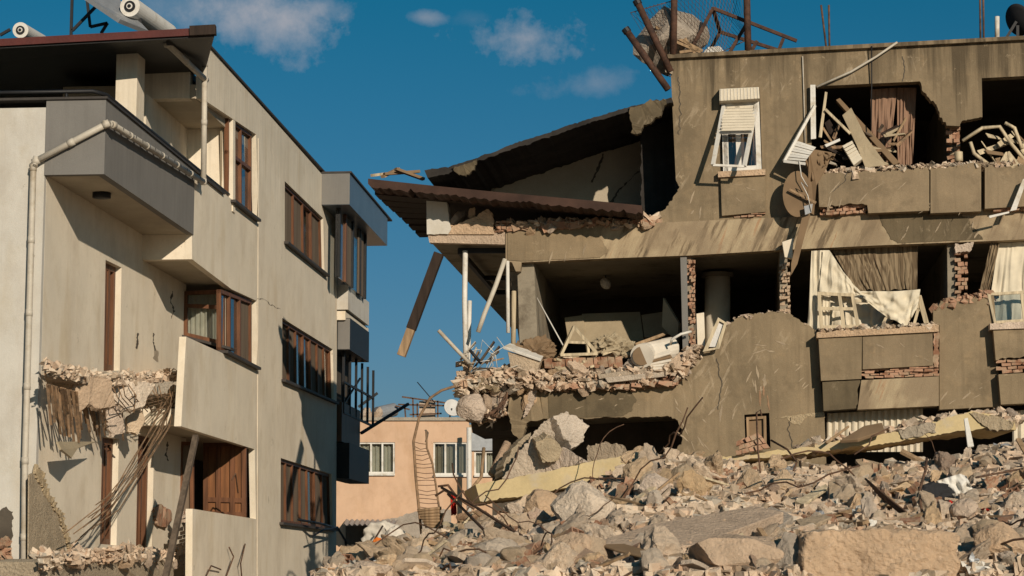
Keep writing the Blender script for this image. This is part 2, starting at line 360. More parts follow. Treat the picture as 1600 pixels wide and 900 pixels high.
M = dict(
    cream=m_cream(), white_wall=m_cream('white_plaster', (.56, .53, .47)), grey_paint=plain('grey_paint', (.185, .175, .16), .08, 1.5, .9, .2, 60, streak=.25),
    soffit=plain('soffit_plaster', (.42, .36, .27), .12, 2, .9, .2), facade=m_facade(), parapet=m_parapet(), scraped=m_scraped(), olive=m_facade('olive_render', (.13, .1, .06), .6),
    inner=plain('inner_plaster', (.27, .23, .17), .15, 2, .9, .2, dirt=(.13, .105, .075)), pale=plain('pale_plaster', (.42, .36, .27), .12, 2), dark=plain('dark_room', (.085, .07, .053), .3, 2), soot_shade=plain('sooty_shade', (.035, .03, .026), .5, 2, streak=.6),
    raw=m_concrete('raw_concrete', (.42, .35, .26), .1, 0), chunk=m_concrete('broken_concrete', (.68, .53, .385), .28, .10), greychunk=m_concrete('grey_concrete', (.46, .38, .295), .2, 0),
    yellow=plain('yellow_painted_edge', (.52, .41, .225), .14, 2, .9, .4, 20, dirt=(.44, .37, .27)), brick=m_brick(), tile=plain('clay_tile', (.05, .026, .018), .4, 2, .8, .2), rubble=m_rubble('rubble_dust'),
    rust=m_rust('rusty_steel', (.062, .034, .024)), rebar=m_rust('rebar_steel', (.10, .062, .042)), iron=plain('black_iron', (.016, .016, .017), .2, 8, .5, .1), pvc=plain('pvc_pipe', (.5, .45, .37), .12, 3, .5, .1, dirt=(.34, .28, .2)),
    redpaint=plain('red_fascia', (.085, .018, .014), .25, 3, .55, .2), brownwood=m_wood('varnished_wood', (.15, .064, .03), .5), tandoor=m_wood('wood_panel', (.2, .085, .034), .5), oldwood=m_wood('old_timber', (.33, .22, .125), .8), darkwood=m_wood('charred_timber', (.035, .022, .015), .8), palewood=m_wood('pale_wood', (.55, .45, .3), .7),
    blind=m_stripe('brown_blind', (.13, .098, .07), (.18, .138, .1), 4), glass=m_glass('window_glass'), white=plain('white_frame', (.66, .63, .57), .08, 4, .5, .1, dirt=(.45, .39, .3)), shutter=plain('shutter_slats', (.62, .55, .43), .1, 4, .6, .1),
    curtain=m_cloth('white_curtain', (.62, .55, .42)), sheer=m_stripe('brown_sheer', (.115, .082, .05), (.25, .19, .12), 15), rosy=m_cloth('rosy_curtain', (.25, .155, .105)), peach=m_cream('peach_render', (.60, .40, .265)), steel=plain('steel_sheet', (.3, .31, .32), .15, 5, .45, .1, metal=.3),
    bluegrey=plain('blue_grey_cladding', (.10, .125, .15), .15, 2, .35, .1, spec=.5), shadeclad=plain('shaded_cladding', (.016, .015, .014), .2, 3, .5), palechunk=m_concrete('pale_concrete', (.68, .55, .415), .12, 0), scar=plain('scraped_scar', (.335, .262, .178), .25, 6), rawscar=plain('raw_scar', (.3, .18, .105), .25, 6), greywood=m_wood('grey_timber', (.12, .09, .065), .8), litrod=m_rust('lit_steel', (.2, .14, .09)), ground=plain('dusty_ground', (.27, .215, .15), .2, 1, .95, .5), hang=m_cloth('torn_board', (.2, .135, .08)),
    flash=plain('dark_flashing', (.05, .043, .038), .2, 5, .6), red=m_cloth('red_cloth', (.45, .03, .02)), orange=m_cloth('orange_plastic', (.6, .16, .03)), sack=m_cloth('white_sack', (.62, .56, .47)), blackcloth=m_cloth('dark_cloth', (.03, .03, .032)), dishm=plain('dish_white', (.55, .53, .5), .08, 3, .5), card=plain('card_board', (.36, .29, .19), .12, 3, .9), tan=m_concrete('tan_render', (.58, .445, .33), .1, 0),
)

def rockmesh(name, seed, cuts=9, sub=3, flat=(1, 1, 1), rough=.06, dmin=.42):
    r = random.Random(seed); bm = bmesh.new(); bmesh.ops.create_icosphere(bm, subdivisions=sub, radius=1)
    pl = []
    for k in range(cuts):
        n = V((r.gauss(0, 1), r.gauss(0, 1), r.gauss(0, 1))).normalized(); pl.append((n, r.uniform(dmin, dmin + .38)))
    off = V((seed * 3.1, seed * 1.7, 0))
    for v in bm.verts:
        for n, d in pl:
            k = v.co.dot(n)
            if k > d: v.co -= n * (k - d)
        v.co *= 1.25; q = v.co.copy()
        v.co += q.normalized() * (rough * noise.noise(q * 2.2 + off) * 1.6 + rough * .9 * noise.noise(q * 6 + off))
        v.co = V((v.co.x * flat[0], v.co.y * flat[1], v.co.z * flat[2]))
    me = bpy.data.meshes.new(name); bm.to_mesh(me); bm.free(); return me
def rockpart(name, mesh, loc, size, parent, mat, rot=None):
    o = bpy.data.objects.new(name, mesh); link(o, parent); o.location = loc
    o.rotation_euler = rot or (rnd.uniform(0, 6), rnd.uniform(0, 6), rnd.uniform(0, 6)); o.scale = size if isinstance(size, (tuple, list)) else (size,) * 3
    if not mesh.materials: mesh.materials.append(mat)
    return o
SM_ROCK = []
for i in range(6):
    me = rockmesh('broken_concrete', 50 + i, 14, 3, (1, rnd.uniform(.6, .95), rnd.uniform(.45, .7)), .07); me.materials.append(M['tan']); SM_ROCK.append(me)

def crumbs(name, path, n, fn, off0, off1, sy, mat, parent, s0=.02, s1=.09, up=0.0):
    """a spill of crumbled concrete, brick and plaster along a pixel path"""
    m = MB(); L = [0]
    for a, b in zip(path[:-1], path[1:]): L.append(L[-1] + math.hypot(b[0] - a[0], b[1] - a[1]))
    for i in range(n):
        t = rnd.random() * L[-1]; k = max(j for j in range(len(path) - 1) if L[j] <= t); q = (t - L[k]) / max(.01, L[k + 1] - L[k]); a, b = path[k], path[k + 1]
        s = s0 + (s1 - s0) * rnd.random() ** 2.5; c = fn(a[0] + (b[0] - a[0]) * q, a[1] + (b[1] - a[1]) * q + rnd.uniform(-1, .6) * sy - up, rnd.uniform(off0, off1)); st = rnd.choice((1, 1, 1.5, 2.2))
        R3 = Matrix.Rotation(rnd.uniform(0, 6), 3, 'Z') @ Matrix.Rotation(rnd.gauss(0, .7), 3, 'X') @ Matrix.Rotation(rnd.gauss(0, .6), 3, 'Y')
        p = [c + R3 @ V((x * s * st * rnd.uniform(.5, 1.2), y * s * rnd.uniform(.5, 1.2), z * s / st * rnd.uniform(.3, .9))) for z in (-1, 1) for x, y in ((-1, -1), (1, -1), (1, 1), (-1, 1))]
        m.add(p, [(3, 2, 1, 0), (4, 5, 6, 7), (0, 1, 5, 4), (1, 2, 6, 5), (2, 3, 7, 6), (3, 0, 4, 7)])
    o = m.build(name, M[mat], parent); o['kind'] = 'stuff'; return o

def plate(name, outline, Y, tilt, depth, mat, label=None, cat=None, parent=None, group=None):
    """a jagged flat piece of concrete whose face is tilted (tilt = offsets of the normal in x and z)"""
    cx = sum(p[0] for p in outline) / len(outline); cy = sum(p[1] for p in outline) / len(outline)
    o = prism(name, J(list(outline) + [outline[0]], 5, 2), Plane(Y if isinstance(Y, Vector) else atY(cx, cy, Y), (tilt[0], -1, tilt[1])), depth, M[mat], parent, jit=.015)
    return tag(o, label, cat, group) if label else o

# ================================================================= LEFT BUILDING
AL = math.atan(.0807); E1 = V((math.sin(AL), math.cos(AL), 0)); E2 = V((math.cos(AL), -math.sin(AL), 0)); Z = V((0, 0, 1))
LO = Plane((-8.4, 0, 0), E2); LI = Plane(V((-8.4, 0, 0)) - E2 * .87, E2)
def LP(px, py, t=0.0): return LO(px, py, t)                      # pixel on a plane parallel to the long facade
def LF(p): return Plane(p, -E1)                                  # plane across, facing the camera, through p
P0 = LI(63, 500); F0 = LF(P0); P1 = LO(300, 400); F1 = LF(P1); P2 = LO(362, 320); F2 = LF(P2); PF = LO(316, 110); FF = LF(PF)
def sOf(p): return (V(p) - V((-8.4, 0, 0))).dot(E1)
def LQ(s, t, z): return V((-8.4, 0, 0)) + E1 * s + E2 * t + Z * z
def lbox(mb, s0, s1, t0, t1, z0, z1):
    return mb.hexa([LQ(s0, t0, z0), LQ(s0, t1, z0), LQ(s0, t1, z1), LQ(s0, t0, z1)], [LQ(s1, t0, z0), LQ(s1, t1, z0), LQ(s1, t1, z1), LQ(s1, t0, z1)])
S0, S1, S2, SE = sOf(P0), sOf(P1), sOf(P2), sOf(LO(525, 500))
B = thing('apartment_building', 'cream apartment block with a grey balcony and brown windows, its lower balcony torn off', 'building', LQ(S0, 0, 0))
# front wall (faces the camera, far left)
m = MB(); lbox(m, S0, S0 + .14, -9, -.872, 0, LI(66, 163).z); m.build('front_wall', M['white_wall'], B)
# long facade with parapets and window openings
W3A, W3B, W2A, W2B, W1A, W1B = [(362, 183), (398, 209), (398, 341), (362, 313)], [(445, 283), (505, 341), (507, 428), (445, 378)], [(350, 452), (398, 469), (398, 573), (350, 548)], [(441, 497), (520, 546), (522, 628), (441, 593)], [(318, 680), (397, 702), (397, 811), (318, 797)], [(437, 715), (518, 741), (520, 827), (437, 816)]
prism('facade_wall', [(318, 64), (500, 269), (527, 300), (525, 960), (300, 960), (301, 795), (400, 811), (398, 702), (283, 666), (291, 526), (403, 577), (401, 470), (362, 452), (300, 405), (300, 262), (404, 345), (400, 210), (316, 154)], LO, .12, M['cream'], B, holes=[W3B, W2B, W1B])
prism('facade_strip', [(404, 216), (440, 256), (438, 960), (402, 960)], LO, .01, M['cream'], B, off=.012)
# inner wall of the recessed balcony side with its door openings
D3, D2, D1 = [(165, 406), (190, 418), (187, 579), (162, 580)], [(160, 682), (186, 686), (182, 852), (156, 850)], [(216, 678), (241, 684), (237, 866), (212, 868)]
prism('inner_wall', [(75, 200), (291, 330), (291, 960), (54, 960)], LI, .34, M['cream'], B, holes=[D3, D2, D1])
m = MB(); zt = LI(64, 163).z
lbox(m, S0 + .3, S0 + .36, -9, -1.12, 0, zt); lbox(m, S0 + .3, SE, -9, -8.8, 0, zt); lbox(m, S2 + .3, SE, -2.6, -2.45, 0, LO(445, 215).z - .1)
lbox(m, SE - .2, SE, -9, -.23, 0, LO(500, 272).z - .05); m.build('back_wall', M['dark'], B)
# floor slabs seen from below between the parapet and the inner wall
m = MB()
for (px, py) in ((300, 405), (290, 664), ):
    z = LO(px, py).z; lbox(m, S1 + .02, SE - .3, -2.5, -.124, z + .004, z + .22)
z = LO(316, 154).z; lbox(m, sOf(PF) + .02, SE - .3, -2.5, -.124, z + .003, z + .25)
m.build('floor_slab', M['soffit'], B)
m = MB(); z0, z1 = LO(300, 405).z, LO(300, 262).z; lbox(m, S1, S1 + .2, -.87, -.122, z0, z1); m.build('parapet_return', M['cream'], B)
m = MB(); z0, z1 = LO(290, 664).z, LO(290, 638).z; sa = sOf(LO(290, 600)) + .1; lbox(m, sa, sa + .2, -.865, -.122, z0, z1); m.build('beam_end', M['cream'], B)
# grey balcony: slab and two parapet sides
zb = LO(165, 275, .0).z; ztop = LO(165, 156).z; m = MB()
lbox(m, S0 - .02, S0 + .12, -.868, .02, zb, ztop); lbox(m, S0 + .122, S1 - .004, -.1, .02, zb, ztop)
bal = m.build('grey_balcony', M['grey_paint'], B)
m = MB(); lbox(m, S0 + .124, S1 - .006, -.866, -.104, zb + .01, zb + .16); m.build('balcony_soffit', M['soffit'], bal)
m = MB(); lbox(m, S0 - .06, S0 + .14, -9, .05, ztop, ztop + .035); lbox(m, S0 + .142, S1 + 2.3, -.12, .05, ztop, ztop + .035); m.build('coping', M['flash'], bal)
c = (LQ(S0 + 1.55, -.45, zb)); m = MB(); m.tube([c + Z * .02, c - Z * .05, c - Z * .07], .14, 20); m.build('ceiling_light', M['iron'], B, True)
# black handrail with short stubs
m = MB(); zr = ztop + .13; ra = LQ(S0, -3.2, zr); rb = LQ(S0 + .02, -.06, zr); rc = LQ(S2 - .1, -.04, zr)
m.tube([ra, rb.lerp(ra, .04), rb.lerp(rc, .03), rc], .03, 8)
for k in range(9): p = rb.lerp(rc, (k + .5) / 9); m.tube([p, p - Z * .13], .018, 6)
for k in range(3): p = ra.lerp(rb, (k + .5) / 3); m.tube([p, p - Z * .13], .018, 6)
m.build('handrail', M['iron'], B, True)
# top floor behind the terrace
m = MB(); lbox(m, S2 + .06, S2 + .26, -9, -.875, 8, 10.45); m.build('terrace_wall', M['cream'], B)
sp = sOf(LI(205, 190)) - .2; tq = [(LF(LQ(sp, 0, 0))(x, 170) - V((-8.4, 0, 0))).dot(E2) for x in (180, 213)]
m = MB(); lbox(m, sp, sp + .5, tq[0], tq[1], 8, 10.42); m.build('terrace_pillar', M['cream'], B)
m = MB(); lbox(m, sOf(LI(228, 190)), S2 + .05, -1.1, -.87, LO(316, 340).z, LO(316, 154).z); m.build('terrace_side_wall', M['cream'], B)
prism('corner_wall', [(288, 178), (364, 180), (364, 330), (288, 330)], F2, .2, M['cream'], B, push=.01)
z0, z1 = LO(316, 154).z, LO(318, 64).z; m = MB(); sf = sOf(PF); lbox(m, sf, sf + .25, FF(220, 110).dot(E2) - V((-8.4, 0, 0)).dot(E2), -.222, z0 + .002, z1 - .02); m.build('fascia_return', M['cream'], B)
m = MB(); lbox(m, sf, SE, -.15, .04, z1 - .0, z1 + .035); m.build('coping', M['flash'], B)
# roof canopy with red eave
Y = 33.9; e0, e1 = atY(-60, 68, Y), atY(335, 46, Y); bk1 = LQ(SE - 9, -.4, e1.z + .12); bk0 = LQ(SE - 9, -9, e0.z + .1)
k1 = LQ(36.9, -.02, e1.z + .05); k0 = LQ(36.9, -9, e0.z + .05); k2 = LQ(36.9, -.32, e1.z + .05); m = MB(); m.hexa([e0, e1, k1, k0], [p - Z * .12 for p in (e0, e1, k1, k0)]); m.hexa([k0, k2, bk1, bk0], [p - Z * .12 for p in (k0, k2, bk1, bk0)]); rf = m.build('roof', M['shadeclad'], B)  # near-black slab colour carries the shade under the eave
m = MB(); d = (e1 - e0).normalized(); e2 = e0.lerp(e1, .905); m.hexa([e0 + V((0, -.05, .03)), e2 + V((0, -.05, .03)), e2 + V((0, -.05, -.09)), e0 + V((0, -.05, -.09))], [e0 + V((0, .05, .03)), e2 + V((0, .05, .03)), e2 + V((0, .05, -.09)), e0 + V((0, .05, -.09))]); m.build('red_eave', M['redpaint'], rf)
m = MB(); m.bar(e2 + V((0, -.03, -.02)), e1 + V((.03, -.03, -.02)), .14, .16); m.build('eave_end', M['darkwood'], rf)
m = MB(); m.bar(atY(262, 66, Y + .2), LQ(sf - .1, .05, LO(318, 74).z), .05, .1); m.build('gutter_edge', M['flash'], rf)
# pipes
def lpipe(name, pts, r, mat=M['pvc'], joints=True):
    m = MB(); m.tube(pts, r, 10)
    if joints:
        for a, b in zip(pts[:-1], pts[1:]):
            n = max(2, int((b - a).length / .9))
            for k in range(n + 1):
                p = a.lerp(b, k / n); q = (b - a).normalized(); m.tube([p - q * .05, p + q * .05], r * 1.12, 10)
    return m.build(name, mat, B, True)
gf = lambda x, y: F0(x, y, .1)
cr = LO(170, 192, .1)
lpipe('downpipe', [gf(36, 960), gf(39, 720), gf(52, 262), gf(56, 250)], .046)
lpipe('drain_pipe', [gf(56, 252), gf(166, 194), LO(176, 195, .12), LO(318, 284, .12)], .05)
lpipe('downpipe', [LO(318, 284, .12), LO(320, 100, .12)], .05); lpipe('gutter_pipe', [atY(259, 60, 34.3), atY(261, 68, 34.3), LO(320, 124, .12)], .055)
m = MB()
for k in range(14): p = LO(176 + 142 * (k + .3) / 14, 195 + 89 * (k + .3) / 14, .03); m.tube([p + E2 * .14 - Z * .05, p - E2 * .02 - Z * .05], .02, 6)
m.build('pipe_bracket', M['iron'], B)
# windows: brown timber frames with blinds and glass
def lwin(q, av, bh=(), rec=.1, blinds=(), plane=LO, name='window', fm='brownwood', curt=None):
    Q = [plane(x, y, 0) - plane.n * rec for x, y in q]; n = plane.n
    fr = framebars(Q, n, av, bh, .065, .08).build(name, M[fm], B)
    edges = [0, *av, 1]
    for k in range(len(edges) - 1):
        a0, a1 = edges[k], edges[k + 1]; sub = [quadp(Q, a, bb) for a, bb in ((a0, 0), (a1, 0), (a1, 1), (a0, 1))]
        if k in blinds: MB().hexa([p - n * .012 for p in sub], [p - n * .03 for p in sub]).build('blind', M['blind'], fr)
        else: MB().hexa([p - n * .02 for p in sub], [p - n * .026 for p in sub]).build('pane', M['glass'], fr)
    if curt:
        cq = [p - n * .12 for p in Q]; c = MB(); N = 40
        c.add([quadp(cq, i / N, 0) + n * .03 * math.sin(i * 1.3) for i in range(N + 1)] + [quadp(cq, i / N, 1) + n * .03 * math.sin(i * 1.3 + .3) for i in range(N + 1)], [(i, i + 1, N + 2 + i, N + 1 + i) for i in range(N)]); c.build('curtain', M[curt], fr, True)
    # sill and dark lintel reveal
    s = MB(); bl, br = plane(*q[3]), plane(*q[2]); e = (br - bl).normalized(); bl -= e * .1; br += e * .15
    s.hexa([bl + n * .1, br + n * .1, br + n * .1 - Z * .05, bl + n * .1 - Z * .05], [p - n * .3 for p in (bl, br, br - Z * .05, bl - Z * .05)]); s.build('sill', M['flash'], fr)
    return fr
lwin(W3A, (.55,), (.42,), .1, (), curt='card'); lwin(W3B, (.28, .52, .74), (), .1, (0, 1, 3), curt='card'); lwin(W2A, (.3, .62), (), .1, (2,))
lwin(W2B, (.17, .3, .44, .58, .72, .86), (), .1, (0, 1, 4, 5), curt='curtain'); lwin(W1B, (.16, .28, .42, .55, .7, .85), (), .1, (0, 1, 2, 3, 5, 6))
# corner windows facing the camera between inner wall and facade
lwin([(287, 455), (350, 452), (350, 540), (287, 524)], (), (.32,), .05, (), F2, curt='curtain')
lwin([(262, 690), (302, 690), (302, 806), (262, 800)], (.5,), (), .05, (1,), F2)
FD = LF(LO(386, 760)); Q = [FD(x, y) for x, y in ((318, 690), (385, 690), (385, 808), (318, 806))]; fr = framebars(Q, FD.n, (.35, .68), (.78,), .09, .06).build('wooden_partition', M['brownwood'], B); MB().hexa([p - FD.n * .02 for p in Q], [p - FD.n * .05 for p in Q]).build('partition_panel', M['tandoor'], fr)
bricks_later = 1
# french doors in the inner wall: dark frame, leaf and grey reveal
for q in (D3, D2, D1):
    Q = [LI(x, y) - E2 * .15 for x, y in q]; fr = framebars(Q, E2, (.42, .62), (), .1, .1).build('door', M['brownwood'], B)
    g = MB(); g.hexa([p - E2 * .02 for p in Q], [p - E2 * .05 for p in Q]); g.build('door_panel', M['darkwood'], fr)
# far bay: clad fascia box, windows, white strip, cladding with shade painted in, railing frame
def bay(name, px0, px1, ytop0, ybot0, t, mat, par, x2=None, tin=-.2, mat2=None):
    """box beyond the facade: its left edge at pixel px0 on the facade, outer plane t metres out, far end at pixel px1"""
    s0 = sOf(LO(px0, ytop0)); s1 = sOf(LO(px1, ytop0, t)); zt, zb = LO(px0, ytop0).z, LO(px0, ybot0).z
    m = MB(); lbox(m, s0, s1, tin, t, zb, zt); return m.build(name, mat, par)
b0 = bay('bay_fascia', 503, 606, 271, 321, .66, M['bluegrey'], B)
m = MB(); s0 = sOf(LO(503, 271)); zt = LO(503, 271).z; zb_ = LO(503, 321).z
lbox(m, s0 - .012, s0 - .002, .003, .662, zb_ + .01, zt - .01); m.build('fascia_front', M['grey_paint'], b0)
m = MB(); lbox(m, s0 - .03, s0 + 7, -.2, .7, zt, zt + .04); m.build('coping', M['flash'], b0)
m = MB(); lbox(m, s0 + .4, s0 + 4.6, .30, .34, LO(515, 440).z, zb_); bw = m.build('bay_window', M['glass'], B)
for k in (0, .9, 2.0, 3.2, 4.1): m = MB(); lbox(m, s0 + .4 + k, s0 + .52 + k, .27, .38, LO(515, 440).z, zb_ - .002); m.build('frame_post', M['brownwood'] if k == .9 else M['shadeclad'], bw)
for k in (1.4, 3.4): m = MB(); lbox(m, s0 + k, s0 + k + .8, .342, .36, LO(515, 440).z, zb_ - .01); m.build('blind', M['blind'], bw)
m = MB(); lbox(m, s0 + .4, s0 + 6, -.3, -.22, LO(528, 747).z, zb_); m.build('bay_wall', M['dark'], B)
bay('bay_parapet', 527, 577, 445, 484, .27, M['white_wall'], B); bay('bay_band', 527, 576, 486, 500, .2, M['cream'], B)
d1 = bay('bay_cladding', 528, 577, 497, 547, .3, M['bluegrey'], B, mat2=None); d1.data.materials[0] = M['shadeclad']  # the bay's shadow is put into this near-black colour
m = MB(); sx = sOf(LO(528, 497)); lbox(m, sx - .012, sx - .002, .003, .3, LO(528, 546).z, LO(528, 498).z); m.build('cladding_lit_front', M['grey_paint'], d1)  # lighter plate painted as the lit front of the shaded box
d2 = bay('bay_cladding', 527, 577, 692, 748, .3, M['shadeclad'], B); bay('bay_parapet', 528, 563, 628, 690, .1, M['brownwood'], B)
m = MB(); sx = sOf(LO(528, 560)); zt, zb_ = LO(528, 547).z, LO(528, 645).z
for k in range(6): lbox(m, sx + .3 + k * 1.0, sx + .36 + k * 1.0, .06, .12, zb_, zt)
for zz in (zb_, zb_ + .75): lbox(m, sx + .3, sx + 5.4, .065, .115, zz, zz + .05)
m.bar(LQ(sx + .3, .09, zb_ + .2), LQ(sx + 3, .09, zb_ + 1.1), .04); m.build('bay_railing', M['iron'], B)
m = MB(); m.bar(LQ(sx + 3.2, .1, zb_ - .3), LQ(sx + 4.5, 1.15, zb_ + .55), .07); m.build('jutting_bar', M['iron'], B)
# torn lower balcony
prism('torn_slab', J([(116, 582), (150, 588), (190, 594), (245, 592), (276, 585)], 6, 4) + J([(284, 594), (230, 604), (180, 604), (140, 600), (118, 592)], 5, 4), LI, .5, M['tan'], B, off=.45, jit=.04)
crumbs('slab_crumbs', [(72, 576), (110, 586), (170, 596), (240, 594), (276, 588)], 900, LI, .02, .5, 12, 'rubble', B, .012, .06)
for ol, off, tl, dp, mt in (([(112, 586), (168, 592), (182, 634), (158, 640), (140, 630), (124, 650), (112, 622)], .5, (.9, .5), .1, 'tan'), ([(158, 592), (232, 600), (226, 636), (200, 640), (190, 628), (172, 640)], .46, (1.4, .9), .1, 'palechunk'), ([(166, 640), (188, 636), (194, 676), (172, 684)], .4, (1.2, -.2), .07, 'tan'), ([(198, 650), (216, 638), (228, 656), (216, 678), (202, 672)], .42, (.6, .3), .08, 'palechunk'), ([(232, 600), (268, 596), (262, 616), (240, 618)], .5, (1.2, .5), .1, 'raw')):
    cx = sum(q[0] for q in ol) / len(ol); cy = sum(q[1] for q in ol) / len(ol); plate('hanging_slab', ol, LI(cx, cy, off), tl, dp, mt, parent=B)
crumbs('slab_crumbs', [(62, 880), (120, 874), (200, 868), (272, 874)], 900, LI, .1, .7, 12, 'rubble', B, .015, .08)
for k in range(16): rockpart('broken_concrete', SM_ROCK[k % 6], LI(110 + 165 * k / 15, 876 + rnd.uniform(-8, 8), rnd.uniform(.3, .7)), rnd.uniform(.07, .16), B, M['tan'])
m = MB(); zz = rnd
for k in range(26):                                               # hanging ribs of the ceiling
    a = k / 25; x0, y0 = 74 + 76 * a, 600 + 20 * a; x1, y1 = 84 + 74 * a + rnd.uniform(-5, 5), 698 - 46 * abs(a - .35) + rnd.uniform(-34, 6)
    m.bar(LI(x0, y0, .36 + .05 * math.sin(k)), LI(x1, y1, .30 + rnd.uniform(-.05, .1)), .035, .02)
for k in range(14):
    a = k / 13; m.bar(LI(140 + 50 * a, 625 + 10 * a, .35), LI(148 + 45 * a + rnd.uniform(-4, 4), 676 + rnd.uniform(-20, 14), .25), .025, .015)
m.build('hanging_ribs', M['litrod'], B)
slab3([LI(90, 690, .34), LI(150, 690, .3), LI(122, 700, .4), LI(112, 715, .42), LI(96, 702, .4)], .03).build('hanging_sheet', M['card'], B)
m = MB()
for k in range(9):                                                # bundle of bars bent down from the slab edge
    x0, y0 = 262 + rnd.uniform(-8, 14), 606 + rnd.uniform(-6, 30); x1, y1 = 104 + k * 7 + rnd.uniform(-4, 4), 848 - k * 4 + rnd.uniform(-14, 8)
    if k > 5: x1, y1 = 132 + rnd.uniform(0, 20), 775 + rnd.uniform(-10, 40)
    pa, pm, pb = LI(x0, y0, .55), LI((x0 + x1) / 2 + 14, (y0 + y1) / 2 + 8, .75), LI(x1, y1, .3 + .08 * k)
    m.tube([pa, pa.lerp(pm, .35) + E2 * rnd.uniform(0, .12) + Z * rnd.uniform(-.05, .08), pm + Z * rnd.uniform(-.1, .1), pm.lerp(pb, .6) + E2 * rnd.uniform(0, .12) - Z * rnd.uniform(0, .08), pb], .009, 5)
for k in range(14):
    x0, y0 = 160 + k * 8, 600 + rnd.uniform(-3, 8); m.tube([LI(x0, y0, .5), LI(x0 + rnd.uniform(2, 14), y0 + 18, .62), LI(x0 + rnd.uniform(8, 30), y0 + rnd.uniform(20, 50), .55)], .009, 5)
for k in range(8): y = 612 + k * 4; m.tube([LI(205 + k * 6, y + 8, .56), LI(268 + rnd.uniform(-6, 8), y + rnd.uniform(-8, 4), .58)], .009, 5)
m.build('bent_rebar', M['litrod'], B)
# bare wall, cracks, spalls
prism('bare_patch', J([(46, 742), (62, 738), (72, 770), (92, 800), (103, 850), (112, 895)], 6, 3) + [(112, 950), (44, 950)], LI, .02, M['raw'], B, off=.012)
prism('crumbled_edge', J([(58, 725), (66, 735), (80, 775), (100, 805), (112, 850), (122, 890)], 3, 3) + J([(118, 893), (105, 850), (92, 806), (72, 775), (55, 740)], 3, 2), LI, .03, M['raw'], B, off=.03, jit=.02)
for pl in ([(262, 690), (259, 705), (263, 720)], [(270, 455), (267, 470), (272, 486), (268, 497)], [(240, 520), (242, 548)], [(216, 520), (214, 545)]):
    prism('wall_crack', [(x - .6, y) for x, y in J(pl, 5, 2)] + [(x + .6, y + .5) for x, y in J(pl, 5, 2)[::-1]], LI, .006, M['dark'], B, off=.005)
prism('bare_patch', J([(241, 545), (247, 548), (246, 566), (240, 562), (241, 545)], 4, 1.5), LI, .005, M['raw'], B, off=.004)
prism('brick_hole', J([(241, 795), (252, 788), (267, 798), (270, 812), (260, 824), (246, 820), (241, 795)], 5, 2), LI, .05, M['brick'], B, off=.06, jit=.02)
def bricks(name, tl, tr, br, bl, rows, cols, fn, off, parent, mat=M['brick'], dep=.16, miss=.12, jt=.05):
    m = MB()
    for r in range(rows):
        for c in range(cols):
            if rnd.random() < miss: continue
            sh = .5 * (r % 2) / cols; pts = []
            for a, b in ((c / cols + sh, r / rows), ((c + .93) / cols + sh, r / rows), ((c + .93) / cols + sh, (r + .88) / rows), (c / cols + sh, (r + .88) / rows)):
                a = min(1, a); x = (tl[0] + (tr[0] - tl[0]) * a) * (1 - b) + (bl[0] + (br[0] - bl[0]) * a) * b; y = (tl[1] + (tr[1] - tl[1]) * a) * (1 - b) + (bl[1] + (br[1] - bl[1]) * a) * b
                pts.append((x + rnd.uniform(-1, 1), y + rnd.uniform(-.9, .9)))
            if abs(pts[0][0] - pts[1][0]) < .5: continue
            o = off + rnd.uniform(-jt, jt); f = [fn(x, y, o) for x, y in pts]; dn = (fn(*pts[0], o + .5) - fn(*pts[0], o)); dn = -V((dn.x, dn.y, 0)).normalized() * dep
            m.hexa(f, [p + dn for p in f])
    return m.build(name, mat, parent)
prism('hole_shade_patch', J([(-10, 800), (10, 792), (20, 800), (18, 840), (14, 868), (-10, 884), (-10, 800)], 5, 2), F0, .02, M['dark'], B, off=.015)  # flat dark patch laid on the wall as the shade inside a hole
crumbs('wall_crumbs', [(-4, 868), (12, 862)], 60, F0, .02, .12, 22, 'brick', B, .02, .08)
for pl in ([(403, 466), (414, 468), (424, 476), (438, 482)],): q = J(pl, 5, 2); prism('wall_crack', [(x - .7, y) for x, y in q] + [(x + .7, y + .8) for x, y in q[::-1]], LO, .008, M['dark'], B, off=.016)
bricks('broken_brickwork', (276, 800), (301, 796), (296, 880), (272, 890), 14, 2, lambda x, y, o: F2(x, y, o + 1.5), .0, B, M['tan'], .2)
prism('ground_slab', J([(60, 878), (140, 872), (210, 866), (270, 872)], 6, 3) + [(275, 950), (60, 950)], LI, .6, M['raw'], B, off=.55, jit=.03)
m = MB()
for (a, b, c) in (((372, 770), (368, 740), (362, 750)), ((383, 850), (376, 880), (378, 905)), ((320, 905), (330, 884), (345, 890)), ((352, 905), (365, 870), (358, 855))): m.tube([LO(*a, .04), LO(*b, .1), LO(*c, .06)], .014, 5)
m.build('bent_rebar', M['rebar'], B)
m = MB(); m.tube([LO(466, 812, .1), LO(500, 818, .35), LO(527, 826, .3)], .03, 6); m.tube([LO(488, 838, .3), LO(505, 828, .4), LO(527, 824, .35)], .02, 6); m.tube([LO(527, 824, .3), LO(540, 845, .3), LO(543, 880, .3)], .03, 6); m.build('torn_rail', M['iron'], B)
# leaning post
tag(MB().bar(LI(306, 682, 1.3), LI(258, 905, 1.3), .09, .09).build('leaning_post', M['greywood'], None), 'grey timber post leaning against the torn balcony of the cream block', 'post')
